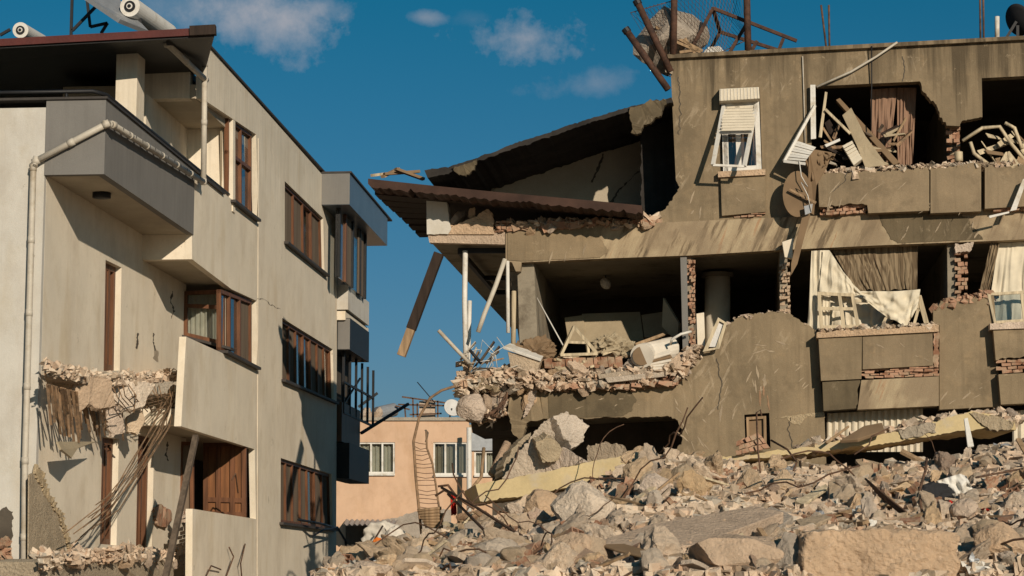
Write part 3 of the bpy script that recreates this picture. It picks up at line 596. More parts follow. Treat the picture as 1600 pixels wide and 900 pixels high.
# solar water heaters on the roof
def tank(name, label, c0, c1, Yc, r, frame, grp='solar water tanks on the cream block'):
    a, b = atY(*c0, Yc), atY(*c1, Yc + 2.2); t = thing(name, label, 'water tank', a - Z * r, grp); d = (b - a).normalized()
    m = MB(); m.tube([a, a + d * .06, b], r, 28); m.build('tank_body', M['white'], t, False)
    for rr, th in ((r * .55, .02), (r * .3, .035)): m = MB(); m.tube([a - d * th, a + d * .01], rr, 22); m.build('end_ring', M['iron'] if rr > r * .4 else M['white'], t)
    m = MB(); m.tube([a - d * .05, a + d * .01], r * .18, 16); m.build('end_valve', M['iron'], t)
    for p in frame: MB().bar(atY(*p[0], Yc + p[2]), atY(*p[1], Yc + p[2]), .05).build('stand_bar', M['iron'], t)
    return t
tank('water_tank', 'small white solar water tank lying at the far left of the red roof edge', (32, 47), (75, 72), 38, .145, [((0, 55), (16, 46), 0), ((40, 62), (30, 50), .5)])
t = tank('water_tank', 'large white solar water tank with black end ring, under its collector panel', (203, 10), (262, 52), 38, .19, [((111, 56), (113, -12), .2), ((113, 48), (150, 10), .2), ((136, 0), (141, 42), .4), ((141, 42), (168, 36), .4), ((168, 36), (158, 52), .4), ((213, 0), (222, 50), .3)])
slab3([atY(135, -6, 37.6), atY(182, -6, 38.6), atY(232, 48, 38.2), atY(188, 30, 37.4)], .08).build('collector_panel', M['steel'], t)

# ================================================================= RIGHT BUILDING (half collapsed)
AR = math.radians(6.0)
RF = Plane(atY(1050, 300, 38.5), (-math.sin(AR), -math.cos(AR), 0)); RN = RF.n
def R(px, py, off=0.0): return RF(px, py, off)
base = R(1200, 880); C = thing('collapsed_apartment_building', 'grey brown apartment block with its walls torn open and its left corner collapsed', 'building', (base.x, base.y, 0))
def rp(name, outline, mat, off=0., depth=.2, holes=(), push=0., jit=0., parent=None): return prism(name, outline, RF, depth, M[mat], parent or C, off, holes, push, jit=jit)
# --- setting inside: slabs, back walls, partitions (all real rooms)
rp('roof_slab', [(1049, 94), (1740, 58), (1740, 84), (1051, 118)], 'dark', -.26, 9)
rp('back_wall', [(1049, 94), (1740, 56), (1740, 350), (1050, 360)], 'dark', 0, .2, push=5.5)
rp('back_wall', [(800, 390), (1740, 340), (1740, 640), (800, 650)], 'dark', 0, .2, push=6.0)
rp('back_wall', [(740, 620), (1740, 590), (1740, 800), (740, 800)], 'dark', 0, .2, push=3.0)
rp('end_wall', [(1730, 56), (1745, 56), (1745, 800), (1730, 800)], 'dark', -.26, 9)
rp('side_wall', [(1049, 96), (1058, 95), (1062, 345), (1056, 345)], 'soot_shade', -.26, 8)
for q in (((1262, 130), (1266, 130), (1266, 340), (1262, 340)), ((1484, 120), (1498, 120), (1500, 330), (1486, 330))): rp('partition_wall', q, 'inner', -.5, 5)
for q in (((808, 408), (834, 406), (842, 570), (814, 600)), ((1066, 398), (1082, 397), (1085, 600), (1068, 600)), ((1218, 390), (1230, 389), (1232, 590), (1220, 590)), ((1480, 380), (1494, 379), (1494, 590), (1482, 590))): rp('partition_wall', q, 'inner', -.12, 5.8)
rp('floor_slab', [(800, 360), (1740, 316), (1740, 364), (800, 408)], 'inner', -.02, 9)
rp('floor_slab', [(800, 622), (1740, 575), (1740, 612), (800, 652)], 'inner', -.31, 8.5)
# --- upper wall with its openings
O1 = [(1268, 135), (1437, 127)] + J([(1437, 127), (1441, 143), (1464, 163), (1470, 182), (1479, 196)], 5, 2.5) + J([(1500, 197), (1503, 188), (1535, 183)], 6, 2) + [(1534, 122), (1735, 112), (1735, 248)] + J([(1735, 248), (1540, 258), (1480, 258), (1400, 264), (1300, 270), (1268, 272)], 7, 3)
rp('upper_wall', [(1047, 90), (1745, 54), (1745, 322), (1025, 352)] + J([(1025, 352), (1030, 336), (1056, 306), (1062, 292), (1056, 280)], 5, 3)[1:], 'facade', 0, .25, holes=[[(1125, 140), (1187, 138), (1191, 266), (1128, 270)], O1])
rp('roof_coping', [(1042, 85), (1745, 48), (1745, 54), (1044, 91)], 'parapet', .1, 1.2)
rp('corner_spall', J([(1040, 104), (1052, 106), (1050, 116), (1040, 112), (1040, 104)], 4, 1.5), 'raw', .05, .1)
for pl in ([(1278, 270)] + J([(1278, 272), (1452, 262)], 7, 2.5) + [(1452, 329), (1357, 333)] + J([(1355, 320), (1330, 318), (1280, 323)], 6, 2), J([(1454, 262), (1533, 256)], 7, 3) + [(1533, 330), (1454, 333)], J([(1539, 262), (1740, 250)], 7, 3) + [(1740, 314), (1539, 326)]): rp('parapet_panel', pl, 'parapet', .3, .29)
bricks('broken_brickwork', (1281, 322), (1354, 319), (1353, 333), (1281, 337), 3, 7, R, .2, C, M['brick'], .18, .05)
bricks('broken_brickwork', (1545, 324), (1740, 314), (1740, 322), (1545, 331), 2, 14, R, .2, C, M['brick'], .18, .05)
rp('window_panel', [(1126, 276), (1195, 273), (1196, 331), (1128, 337)], 'facade', .1, .09)
bricks('broken_brickwork', (1130, 334), (1196, 331), (1196, 338), (1130, 341), 2, 6, R, .06, C, M['brick'], .1, .2)
bricks('broken_brickwork', (1478, 192), (1500, 192), (1500, 254), (1480, 256), 10, 2, R, -.25, C, M['brick'], .2, .12)
# --- slab band between the floors
rp('slab_band', J([(770, 360), (900, 352), (1025, 348)], 6, 2.5) + [(1740, 317), (1740, 367), (1560, 376), (1378, 383), (1195, 392), (1080, 399), (940, 404), (815, 410), (813, 424), (806, 424), (800, 410), (790, 408), (790, 361)], 'scraped', .06, .3)
rp('plain_band', [(793, 364)] + J([(794, 362), (900, 354), (942, 352)], 6, 1) + J([(938, 372), (950, 392), (938, 402)], 5, 2) + [(815, 408), (793, 406)], 'facade', .075, .02)
rp('plain_band', J([(1372, 336), (1378, 352), (1390, 370), (1402, 380)], 5, 2) + [(1536, 374)] + J([(1536, 374), (1520, 352), (1500, 328)], 6, 4) + [(1372, 334)], 'olive', .07, .02)
rp('balcony_edge', J([(668, 365), (730, 363), (789, 362)], 6, 1.5) + [(789, 382), (671, 379)], 'tan', .06, .2)
rp('balcony_slab', [(672, 368), (789, 364), (789, 381), (673, 378)], 'inner', -.145, 14.5)
for (a, b) in (((713, 385), (788, 385)), ((735, 452), (790, 450)), ((738, 470), (790, 468))): pass
m = MB(); z = R(713, 386).z - .02
for d in (.4, 4.2, 6.5): m.bar(R(712, 384) - RN * d - Z * .03, R(788, 384) - RN * d - Z * .03, .08, .1)
m.bar(R(714, 385) - RN * .4 - Z * .03, R(714, 385) - RN * 6.5 - Z * .03, .08, .1); m.build('awning_rail', M['iron'], C)
# --- lower wall: big torn plaster panel
rp('lower_wall', [(854, 652), (852, 612)] + J([(855, 610), (900, 606), (1000, 604), (1058, 592), (1075, 567), (1095, 549), (1120, 525), (1150, 498), (1180, 490), (1213, 487), (1235, 490), (1258, 506), (1278, 518)], 6, 3) + [(1281, 592), (1288, 650), (1292, 745), (1050, 760)] + J([(1052, 705), (1066, 692), (1064, 668), (1054, 654), (1040, 650)], 5, 2.5) + J([(1040, 650), (930, 653), (855, 656)], 9, 1.5), 'facade', .1, .28, holes=[[(1163, 648), (1202, 645), (1204, 700), (1165, 705)]])
rp('olive_render', [(856, 616)] + J([(858, 613), (930, 611), (985, 611)], 6, 1.5) + J([(995, 625), (990, 638), (972, 650)], 5, 2) + [(858, 654)], 'olive', .112, .02)
rp('exposed_base', J([(1206, 655), (1228, 650), (1288, 643), (1289, 652), (1262, 650), (1250, 664), (1236, 662), (1228, 652), (1206, 655)], 5, 1), 'raw', .108, .01)
rp('lower_wall_piece', J([(795, 610), (852, 602)], 6, 2.5) + [(857, 652)] + J([(856, 654), (825, 658), (815, 692), (800, 676), (794, 640)], 6, 2), 'facade', .12, .25, jit=.02)
rp('loose_plaster', J([(828, 604), (840, 600), (838, 620), (826, 646), (818, 652), (824, 625)], 5, 2), 'tan', .2, .05, jit=.02)
for k, (pl, mt) in enumerate((([(1163, 648), (1202, 645), (1204, 700), (1165, 705)], 'dark'),)): rp('void_shade_sheet', pl, mt, -.1, .05)  # solid dark sheet standing in for the shade inside the window
framebars([R(x, y, .02) for x, y in ((1166, 652), (1197, 650), (1198, 700), (1168, 705))], RN, (), (), .05, .06).build('window_frame', M['oldwood'], C)
rp('boarded_window', [(1168, 654), (1195, 652), (1196, 700), (1170, 704)], 'hang', -.02, .03)
# --- projecting bays
rp('bay_cap', [(1276, 520)] + J([(1276, 520), (1467, 508)], 7, 2) + [(1467, 518), (1276, 528)], 'tan', .45, .44)
rp('bay_panel', [(1279, 528), (1347, 525), (1346, 592), (1283, 595)], 'facade', .4, .39)
rp('bay_panel', [(1348, 525), (1457, 519), (1458, 571), (1348, 577)], 'parapet', .39, .38)
rp('bay_edge', J([(1458, 519), (1467, 518), (1467, 572), (1459, 573), (1458, 519)], 5, 1.5), 'brick', .385, .37)
bricks('broken_brickwork', (1344, 577), (1467, 571), (1467, 588), (1344, 592), 4, 8, R, .34, C, M['brick'], .2, .04)
rp('bay_board', [(1285, 597), (1344, 594)] + J([(1344, 594), (1341, 612), (1338, 638)], 6, 2) + [(1287, 642)], 'olive', .38, .37)
rp('bay_board', [(1346, 594), (1467, 588), (1467, 634), (1340, 640)], 'scraped', .36, .35)
rp('wall_pier', J([(1458, 484), (1470, 470), (1490, 474), (1510, 464), (1530, 468), (1553, 462)], 5, 3) + [(1556, 500), (1559, 560), (1562, 635), (1468, 640), (1468, 508), (1458, 508)], 'facade', .16, .3)
rp('bay_cap', J([(1547, 505), (1740, 496)], 7, 2) + [(1740, 508), (1547, 515)], 'tan', .45, .44)
rp('bay_panel', [(1552, 516), (1740, 508)] + J([(1740, 548), (1600, 556), (1556, 563)], 7, 2), 'facade', .4, .39)
bricks('broken_brickwork', (1556, 563), (1740, 552), (1740, 574), (1558, 584), 4, 11, R, .34, C, M['brick'], .2, .04)
rp('bay_board', [(1560, 585), (1740, 575), (1740, 624), (1564, 632)], 'facade', .38, .37)
rp('lintel_stub', J([(1492, 381), (1522, 378), (1516, 392), (1493, 394), (1492, 381)], 5, 2), 'tan', .05, .25)
bricks('broken_brickwork', (1491, 392), (1512, 391), (1512, 470), (1493, 472), 13, 2, R, -.02, C, M['brick'], .22, .12)
bricks('broken_brickwork', (1472, 474), (1530, 466), (1545, 470), (1468, 482), 3, 8, R, .08, C, M['brick'], .2, .2)
rp('column', [(1063, 400), (1073, 399), (1076, 556), (1067, 556)], 'grey_paint', 0, .3)
bricks('broken_column', (1073, 402), (1086, 400), (1087, 552), (1077, 554), 26, 2, R, -.03, C, M['brick'], .25, .22, .08)
bricks('broken_column', (1217, 412), (1234, 410), (1235, 492), (1219, 493), 16, 2, R, -.03, C, M['tan'], .25, .22, .08)
m = MB()
for k in range(34): a = k / 33; x = 1055 - 200 * a; m.box(R(x, 600 + 6 * a + rnd.uniform(-3, 3), rnd.uniform(.05, .3)), (rnd.uniform(.1, .25), rnd.uniform(.1, .2), rnd.uniform(.05, .1)), Matrix.Rotation(rnd.uniform(-.5, .5), 3, 'Y'))
m.build('broken_brickwork', M['brick'], C)
m = MB()
for k in range(40): a = k / 39; m.box(R(785 + 240 * a, 356 - 10 * a + rnd.uniform(-2, 3), rnd.uniform(-.1, .1)), (rnd.uniform(.08, .3), rnd.uniform(.1, .2), rnd.uniform(.05, .14)), Matrix.Rotation(rnd.uniform(-.5, .5), 3, 'Y'))
m.build('broken_brickwork', M['brick'], C)
# corrugated shutter under the bay
m = MB(); N = 60
for (xa, xb, ya, yb) in ((1292, 1442, 646, 638), (1582, 1740, 642, 632)):
    top = [R(xa + (xb - xa) * i / N, ya + (yb - ya) * i / N, -.15 + .03 * math.sin(i * 1.6)) for i in range(N + 1)]; bot = [R(xa + (xb - xa) * i / N, ya + 60, -.15 + .03 * math.sin(i * 1.6)) for i in range(N + 1)]
    MB().add(top + bot, [(i, i + 1, N + 2 + i, N + 1 + i) for i in range(N)]).build('roller_shutter', M['shutter'], C)
# round interior column with collar
m = MB(); c0, c1 = R(1121, 432, -2.5), R(1121, 600, -2.5); m.tube([c0, c1], .25, 28); rc = m.build('round_column', M['cream'], C, False)
for f in rc.data.polygons: f.use_smooth = len(f.vertices) == 4
m = MB(); m.tube([c0 + Z * .06, c0 - Z * .02], .31, 28); m.build('column_collar', M['inner'], rc)
# ceiling lamp deep in the room
m = MB(); lc = R(946, 443, -2.5); m.tube([lc + Z * .5, lc + Z * .12], .01, 6); m.build('lamp_cord', M['iron'], C); rockpart('ceiling_lamp', rockmesh('ceiling_lamp', 3, 0, 2, (1, 1, .8), .02), lc, .1, C, M['white'])
# --- collapsed top corner: roof slab, tile eave, inner walls
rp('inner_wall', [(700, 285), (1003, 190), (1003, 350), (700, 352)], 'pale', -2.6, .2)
rp('inner_wall', J([(1000, 190), (1003, 345)], 9, 2) + [(1062, 345), (1058, 180)], 'soot_shade', -1.2, .3)  # sooty colour that also paints in the deep shadow here
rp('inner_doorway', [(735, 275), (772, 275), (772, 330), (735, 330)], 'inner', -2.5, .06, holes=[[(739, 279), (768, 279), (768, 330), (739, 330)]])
rp('pitched_roof', J([(663, 266), (700, 261), (740, 248), (800, 226), (860, 206), (925, 184), (985, 166), (1049, 152)], 6, 1.2) + J([(1052, 160), (985, 173), (925, 191), (860, 213), (800, 233), (740, 255), (700, 272), (668, 278)], 7, 1.5), 'soot_shade', .3, 7.5)  # near-black colour paints the shaded underside as well as soot
rp('roof_fragment', J([(983, 168), (1010, 160), (1040, 156), (1036, 178), (1012, 192), (998, 212), (988, 205), (983, 168)], 6, 3), 'olive', .36, .15, jit=.02)
rp('roof_fragment', J([(706, 262), (745, 250), (742, 262), (728, 276), (712, 270), (706, 262)], 5, 2), 'olive', .36, .1, jit=.02)
tr = None
for k in range(8):
    a = k / 7; xl, yl = 575 + 74 * a, 279 + 72 * a * .98; xr, yr = 1003 + 8 * a, 322 + 16 * a
    N = 90; tp, bt = [], []
    for i in range(N + 1):
        t = i / N; x, y = xl + (xr - xl) * t, yl + (yr - yl) * t; sag = 3 * math.sin(t * 5 + k)
        o = .95 - .62 * k
        tp.append((x, y + sag * .3)); bt.append((x, y + sag * .3 + 11 + 2.6 * abs(math.sin(i * .9)) + (3 if k else rnd.choice((0, 0, 0, 0, -3, 2)))))
    o = .95
    prism('tile_course', tp + bt[::-1], RF, .62, M['tile'], C, off=.95, push=.0) if k == 0 else None
    if k: q = [R(x, y, .95 - .62 * k) for x, y in (tp[0], tp[-1], bt[-1], bt[0])]; MB().hexa(q, [p - RN * .58 for p in q]).build('tile_course', M['darkwood'], C)
rp('broken_pier', J([(666, 300), (668, 297), (696, 296), (699, 330), (705, 358)], 7, 1) + J([(700, 366), (667, 366)], 6, 1), 'white_wall', .12, .3)
rp('broken_low_wall', J([(686, 366), (706, 352), (745, 338), (763, 327), (769, 335), (772, 362)], 5, 2) + [(772, 366)], 'tan', .1, .2, jit=.01)
rockpart('broken_concrete', SM_ROCK[1], R(716, 342, -.2), .22, C, M['tan'])
for (x, y, o, s_) in ((737, 332, 0, .12), (990, 352, 0, .1), (905, 356, 0, .14), (860, 356, .1, .16), (830, 358, .1, .14), (1010, 350, .1, .16), (965, 355, .05, .16)): rockpart('broken_concrete', SM_ROCK[x % 6], R(x, y, o), s_, C, M['tan'])
bricks('broken_brickwork', (775, 345), (800, 345), (798, 358), (776, 358), 3, 3, R, .1, C, M['brick'], .2, .2, .1)
# torn left end of the lower slab
for (x, y, s_, o) in ((752, 606, .34, -.2), (735, 598, .22, .0), (770, 600, .26, .1), (745, 640, .26, .15), (775, 622, .22, .2), (728, 618, .2, .2), (805, 598, .25, .2), (835, 594, .2, .2), (760, 588, .2, 0), (790, 588, .22, 0), (720, 606, .16, .1), (782, 606, .2, .3), (760, 632, .16, .3), (742, 614, .16, .35), (812, 606, .15, .3), (828, 602, .14, .3)): rockpart('torn_slab', SM_ROCK[x % 6], R(x, y, o), s_, C, M['tan'])
rp('torn_slab', J([(720, 605), (760, 592), (795, 594), (797, 622), (772, 640), (752, 656), (730, 658), (722, 640), (720, 605)], 5, 3), 'tan', .1, 1.4, jit=.04)
rp('soffit_strip', [(735, 656), (800, 640), (800, 672), (738, 676)], 'dark', -.6, 2)
m = MB()
for k in range(9): m.tube([R(728 + 4 * k, 648 + rnd.uniform(-3, 5), .3), R(760 + 3 * k, 650 + rnd.uniform(-6, 6), .5), R(784 + rnd.uniform(-4, 8), 625 + rnd.uniform(-8, 8), .4), R(795, 600 + rnd.uniform(-10, 10), .3)], .011, 5)
m.build('bent_rebar', M['rebar'], C)
bricks('brick_stub', (712, 566), (735, 562), (734, 600), (714, 602), 5, 1, R, .1, C, M['tan'], .3, 0, .02)
crumbs('slab_crumbs', [(716, 612), (740, 600), (790, 592), (850, 598)], 1300, R, -.2, .5, 16, 'rubble', C, .012, .08)
crumbs('slab_crumbs', [(722, 640), (750, 655), (790, 640)], 160, R, .0, .4, 12, 'rubble', C, .015, .07)
for i in range(24): x = rnd.uniform(722, 850); rockpart('torn_slab', SM_ROCK[i % 6], R(x, 598 - (x - 722) * .02 + rnd.gauss(0, 8), rnd.uniform(0, .4)), rnd.uniform(.05, .12), C, M['tan'])
# posts and pipes of the lost balcony glazing
def rod(name, label, cat, pts, r, mat, n=8, group=None): return tag(MB().tube(pts, r, n).build(name, M[mat], None, True), label, cat, group)
rod('metal_post', 'thin pale post under the balcony corner, left of a pair', 'post', [R(727, 392, -.3), R(726, 470, -.3), R(729, 600, -.1)], .05, 'white')
rod('metal_post', 'thin pale post under the balcony corner, right of a pair', 'post', [R(734, 470, -.4), R(731, 590, -.3)], .04, 'white')
rod('bent_pipe', 'pale bent strip hanging slantwise from the balcony slab edge', 'pipe', [R(789, 405, .15), R(775, 445, .25), R(757, 490, .3), R(747, 519, .3)], .045, 'pvc')
rod('metal_post', 'white upright post beside the wall end at the left of the torn room', 'post', [R(793, 408, .1), R(794, 520, .12)], .035, 'white')
rod('metal_post', 'short stained upright standing on the torn slab edge', 'post', [R(803, 455, -.2), R(802, 540, -.1)], .045, 'palewood')
rp('wall_end', [(796, 425), (812, 424), (826, 478), (838, 545), (812, 540)], 'inner', -.4, 2.5)
rp('wall_end', [(809, 478), (826, 478), (838, 540), (811, 535)], 'cream', -.35, .2)
rod('bent_pipe', 'pale striped pipe sticking out to the left from the torn slab', 'pipe', [R(685, 516, .6), R(712, 545, .5), R(738, 572, .3)], .035, 'pvc')
rod('metal_bar', 'thin dark bar jutting left from the debris beside the thin posts', 'bar', [R(734, 547, .5), R(752, 568, .4)], .03, 'iron')
# hanging charred beam
bm0, bm1 = R(686, 396, .5), R(627, 556, .5); m = MB(); m.bar(bm0, bm0.lerp(bm1, .74), .17, .17); hb = m.build('hanging_beam', M['darkwood'], None); tag(hb, 'charred roof beam hanging down into the sky from the broken eave', 'beam')
MB().bar(bm0.lerp(bm1, .74), bm1, .15, .15).build('splintered_end', M['oldwood'], hb)
# --- shuttered window of the upper wall
sw = thing('shutter_window', 'white window with a crooked roller shutter and outward hanging frame', 'window', R(1157, 268))
fr = framebars([R(x, y, .06) for x, y in ((1127, 160), (1186, 158), (1190, 266), (1130, 269))], RN, (.09, .42), (), .09, .08).build('window_frame', M['white'], sw)
q = [R(x, y, -.02) for x, y in ((1133, 165), (1182, 163), (1186, 264), (1134, 266))]; MB().hexa(q, [p - RN * .01 for p in q]).build('pane', M['glass'], fr)
c = cloth('rosy_curtain', [(1130, 150), (1190, 148)], [(1130, 266), (1190, 264)], R, -.25, 5, .05, M['rosy'], sw, 40, 8)
q = [R(x, y, .3) for x, y in ((1124, 139), (1186, 136), (1187, 154), (1124, 158))]; m = MB(); m.hexa(q, [R(x, y, .02) for x, y in ((1124, 139), (1186, 136), (1187, 160), (1124, 164))])
bx = m.build('shutter_box', M['shutter'], sw, bev=.01)
for k in range(12): a = (k + .5) / 12; m = MB(); m.bar(quadp(q, a, .03) + RN * .004, quadp(q, a, .97) + RN * .004, .016, .008); m.build('box_rib', M['white'], bx)
for k in range(9):
    y0 = 166 + k * 4.3; o = .1 + .045 * k; q = [R(x, y, o) for x, y in ((1129, y0), (1181 - k * .4, y0 - 1), (1181 - k * .4, y0 + 2.9), (1128 - k * .2, y0 + 3.9))]; MB().hexa(q, [p - RN * .015 for p in q]).build('shutter_slat', M['shutter'], sw)
m = MB(); f4 = [R(1131, 166, .1), R(1182, 164, .1), R(1163, 260, .62), R(1114, 258, .62)]
m.bar(f4[0], f4[3], .06); m.bar(f4[1], f4[2], .06); m.bar(f4[3], f4[2], .04); m.bar(f4[0].lerp(f4[3], .45), f4[1].lerp(f4[2], .45), .06); m.build('hanging_frame', M['white'], sw)
rp('window_sill', [(1122, 268), (1196, 264), (1196, 273), (1122, 277)], 'tan', .16, .15, parent=sw)
# --- things on the roof edge
def top(px, py, d=1.0): return R(px, py, -d)
for (a, b, lab) in (((996, 4), (1048, 112), 'leaning rusty fence post, upper of two at the roof corner'), ((979, 48), (1044, 140), 'leaning rusty fence post, lower of two at the roof corner'), ((1054, -40), (1052, 86), 'upright rusty post at the roof corner beside the concrete lump'), ((1166, -40), (1169, 80), 'upright rusty post standing on the roof behind the bent frame')):
    m = MB(); m.tube([R(*a, .05), R(*b, .05)], .065, 10); o = m.build('fence_post', M['rust'], None, True); tag(o, lab, 'post', 'rusty posts at the roof edge')
    p, e = R(*a, .05), (R(*a, .05) - R(*b, .05)).normalized(); MB().tube([p - e * .04, p + e * .05], .08, 10).build('post_cap', M['iron'], o)
m = MB(); c4 = [R(985, 20, .0), R(1160, -30, -.4), R(1168, 62, -.4), R(1046, 120, 0)]
for i in range(30):
    a = i / 29
    m.tube([quadp(c4, a, 0) + RN * .12 * math.sin(a * 9), quadp(c4, min(1, a + .3), 1)], .004, 3); m.tube([quadp(c4, a, 0) + RN * .12 * math.sin(a * 9), quadp(c4, max(0, a - .3), 1)], .004, 3)
m.tube([c4[0], c4[1]], .008, 4); m.tube([c4[3], c4[2]], .008, 4)
tag(m.build('wire_mesh', M['rebar'], None), 'torn chain link mesh strung between the rusty roof posts', 'wire mesh')
lump = rockmesh('concrete_lump', 91, 12, 3, (1, .7, 1.05), .05); lump.materials.append(M['greychunk'])
o = bpy.data.objects.new('concrete_lump', lump); link(o); o.location = R(1043, 60, -.5); o.scale = (.62, .62, .62); o.rotation_euler = (.2, .4, .2); tag(o, 'big grey concrete lump caught behind the rusty roof posts', 'concrete lump')
m = MB(); P = {k: R(*v) for k, v in dict(a=(1114, 13, -.2), b=(1245, 64, -.2), c=(1083, 72, -.2), d=(1125, 50, -1.2), e=(1240, 86, -1.2), f=(1112, 74, -1.2), g=(1165, 40, -.2), h=(1140, 82, -.2), i=(1224, 60, -.2), j=(1217, 78, -.2), k=(1183, 64, -.3), l=(1174, 80, -.3)).items()}
for a, b in ('ab', 'ac', 'ad', 'df', 'de', 'gh', 'ij', 'kl'): m.bar(P[a], P[b], .06)
tag(m.build('bent_steel_frame', M['rust'], None), 'bent rusty angle iron frame lying on the flat roof edge', 'metal frame')
q = J([(1099, 82), (1108, 73), (1124, 72), (1131, 80), (1131, 83)], 6, 1); tag(prism('white_slab', q, RF, .5, M['white'], None, -.3), 'small white slab lying on the roof edge between the posts', 'slab')
m = MB()
for (a, b) in (((1020, 50), (1095, 82)), ((1024, 42), (1098, 80)), ((1070, 60), (1086, 84)), ((1062, 82), (1092, 78))): m.bar(R(*a, -.1), R(*b, -.1), .05)
tag(m.build('scrap_timber', M['oldwood'], None), 'splintered timber piled beside the concrete lump on the roof', 'timber')
for (x, yt, lab) in ((1283, 8, 'thin roof rod, left of the pair on the roof edge'), (1295, 8, 'thin roof rod, right of the pair on the roof edge'), (1531, -30, 'thin roof rod left of the white stub pipe'), (1536, -30, 'thin roof rod close beside the white stub pipe')):
    rod('roof_rod', lab, 'rod', [R(x, yt, -.2), R(x + 8 if x < 1290 else x + 1, 74 if x < 1400 else 60, -.2)], .02, 'rebar', 6, 'starter rods on the roof edge')
rod('stub_pipe', 'short white pipe upright on the roof near the dish', 'pipe', [R(1558, 26, -.2), R(1558, 62, -.2)], .045, 'white')
dish = thing('satellite_dish', 'dark satellite dish tilted on the roof at the right edge', 'satellite dish', R(1585, 58, -.3))
def dishmesh(c, ax, r, mb, dp=.22):
    ax = V(ax).normalized(); u = ax.orthogonal().normalized(); v = ax.cross(u); vs, fs = [c - ax * 0], []; N = 32; rings = 5
    for j in range(1, rings + 1):
        for i in range(N): a = 2 * math.pi * i / N; k = j / rings; vs.append(c + (u * math.cos(a) + v * math.sin(a)) * r * k + ax * dp * r * k * k)
    for i in range(N): fs.append((0, 1 + i, 1 + (i + 1) % N))
    for j in range(rings - 1):
        for i in range(N): fs.append((1 + j * N + i, 1 + (j + 1) * N + i, 1 + (j + 1) * N + (i + 1) % N, 1 + j * N + (i + 1) % N))
    return mb.add(vs, fs)
dm = dishmesh(R(1588, 32, -.3), (.75, .45, .35), .3, MB()).build('dish', M['blackcloth'], dish, True); dm.modifiers.new('thick', 'SOLIDIFY').thickness = .015
m = MB(); m.bar(R(1588, 34, -.3), R(1572, 60, -.3), .05); m.bar(R(1590, 40, -.3), R(1590, 62, -.3), .05); m.build('dish_arm', M['iron'], dish)
rod('hanging_cable', 'pale cable slung from the roof edge to the torn window corner', 'cable', [R(1402, 66, .14), R(1370, 88, .12), R(1330, 112, .1), R(1276, 136, .1)], .022, 'pvc', 6)
rod('hanging_cable', 'thin dark cable hanging straight down across the torn upper window', 'cable', [R(1362, 72, .12), R(1362, 130, .06), R(1361, 205, .1)], .012, 'iron', 5)
rod('hanging_cable', 'pale cord running down the wall between the two upper windows', 'cable', [R(1254, 88, .03), R(1256, 150, .03), R(1258, 228, .03)], .012, 'pvc', 5)
# --- debris in the big upper opening
def panel(name, label, cat, pts, th, mat, group=None): return tag(slab3([R(*p) for p in pts], th).build(name, M[mat], None, bev=.006), label, cat, group)
fr = framebars([R(x, y, .1) for x, y in ((1266, 133), (1274, 133), (1275, 217), (1267, 218))], RN, (), (), .05, .06).build('window_jamb', M['white'], C)
panel('bent_sheet', 'bent pale metal sheet leaning in the torn upper opening', 'sheet', [(1316, 180, .1), (1330, 168, .1), (1352, 212, .2), (1386, 258, .25), (1352, 262, .3), (1338, 226, .2)], .02, 'card')
panel('wood_board', 'brown board slanting down to the right in the torn upper opening', 'board', [(1306, 156, -.2), (1312, 153, -.2), (1406, 254, .1), (1396, 258, .1)], .15, 'hang')
panel('wood_strip', 'pale upright strip leaning at the left of the torn upper opening', 'strip', [(1289, 143, 0), (1293, 144, 0), (1284, 215, .1), (1279, 214, .1)], .05, 'palewood')
panel('wood_strip', 'pale strip slanting under the bent metal sheet', 'strip', [(1288, 172, .1), (1291, 169, .1), (1330, 207, .2), (1327, 210, .2)], .05, 'palewood')
panel('wood_strip', 'thin strip crossing behind the wall heater', 'strip', [(1284, 200, 0), (1287, 198, 0), (1302, 222, .1), (1299, 223, .1)], .04, 'oldwood')
panel('wood_strip', 'small pale strip lying on the torn window ledge', 'strip', [(1288, 226, .15), (1312, 216, .15), (1313, 220, .15), (1291, 230, .15)], .04, 'white')
panel('dark_board', 'dark broken board standing behind the pale strips', 'board', [(1288, 192, -.3), (1296, 186, -.3), (1312, 214, -.2), (1300, 222, -.2)], .04, 'darkwood')
h = tag(slab3([R(*p) for p in ((1316, 228, .2), (1331, 220, .2), (1347, 248, .3), (1334, 258, .3))], .12).build('wall_heater', M['shutter'], None), 'ribbed cream heater lying on the torn window ledge', 'heater')
for k in range(6): a = (k + .5) / 6; q = [R(1316 + 18 * a, 228 + 30 * a, .25), R(1331 + 16 * a, 220 + 28 * a, .25)]; MB().bar(q[0], q[1], .05, .05).build('heater_rib', M['shutter'], h)
tag(cloth('rosy_curtain', [(1360, 140), (1402, 137)], [(1361, 262), (1388, 262)], R, -.5, 4, .03, M['rosy']), 'dusty pink curtain hanging at the left in the torn upper opening', 'curtain', 'curtains of the torn rooms')
tag(cloth('rosy_curtain', [(1402, 137), (1432, 137)], [(1402, 262), (1426, 258)], R, -.55, 3, .03, M['rosy'], seed=3), 'narrow dusty pink curtain hanging at the right in the torn upper opening', 'curtain', 'curtains of the torn rooms')
tag(cloth('torn_membrane', [(1255, 245), (1272, 236), (1306, 240)], [(1268, 285), (1285, 262), (1302, 250)], R, .35, 2, .06, M['hang']), 'torn brown sheet bulging out below the upper opening', 'torn sheet')
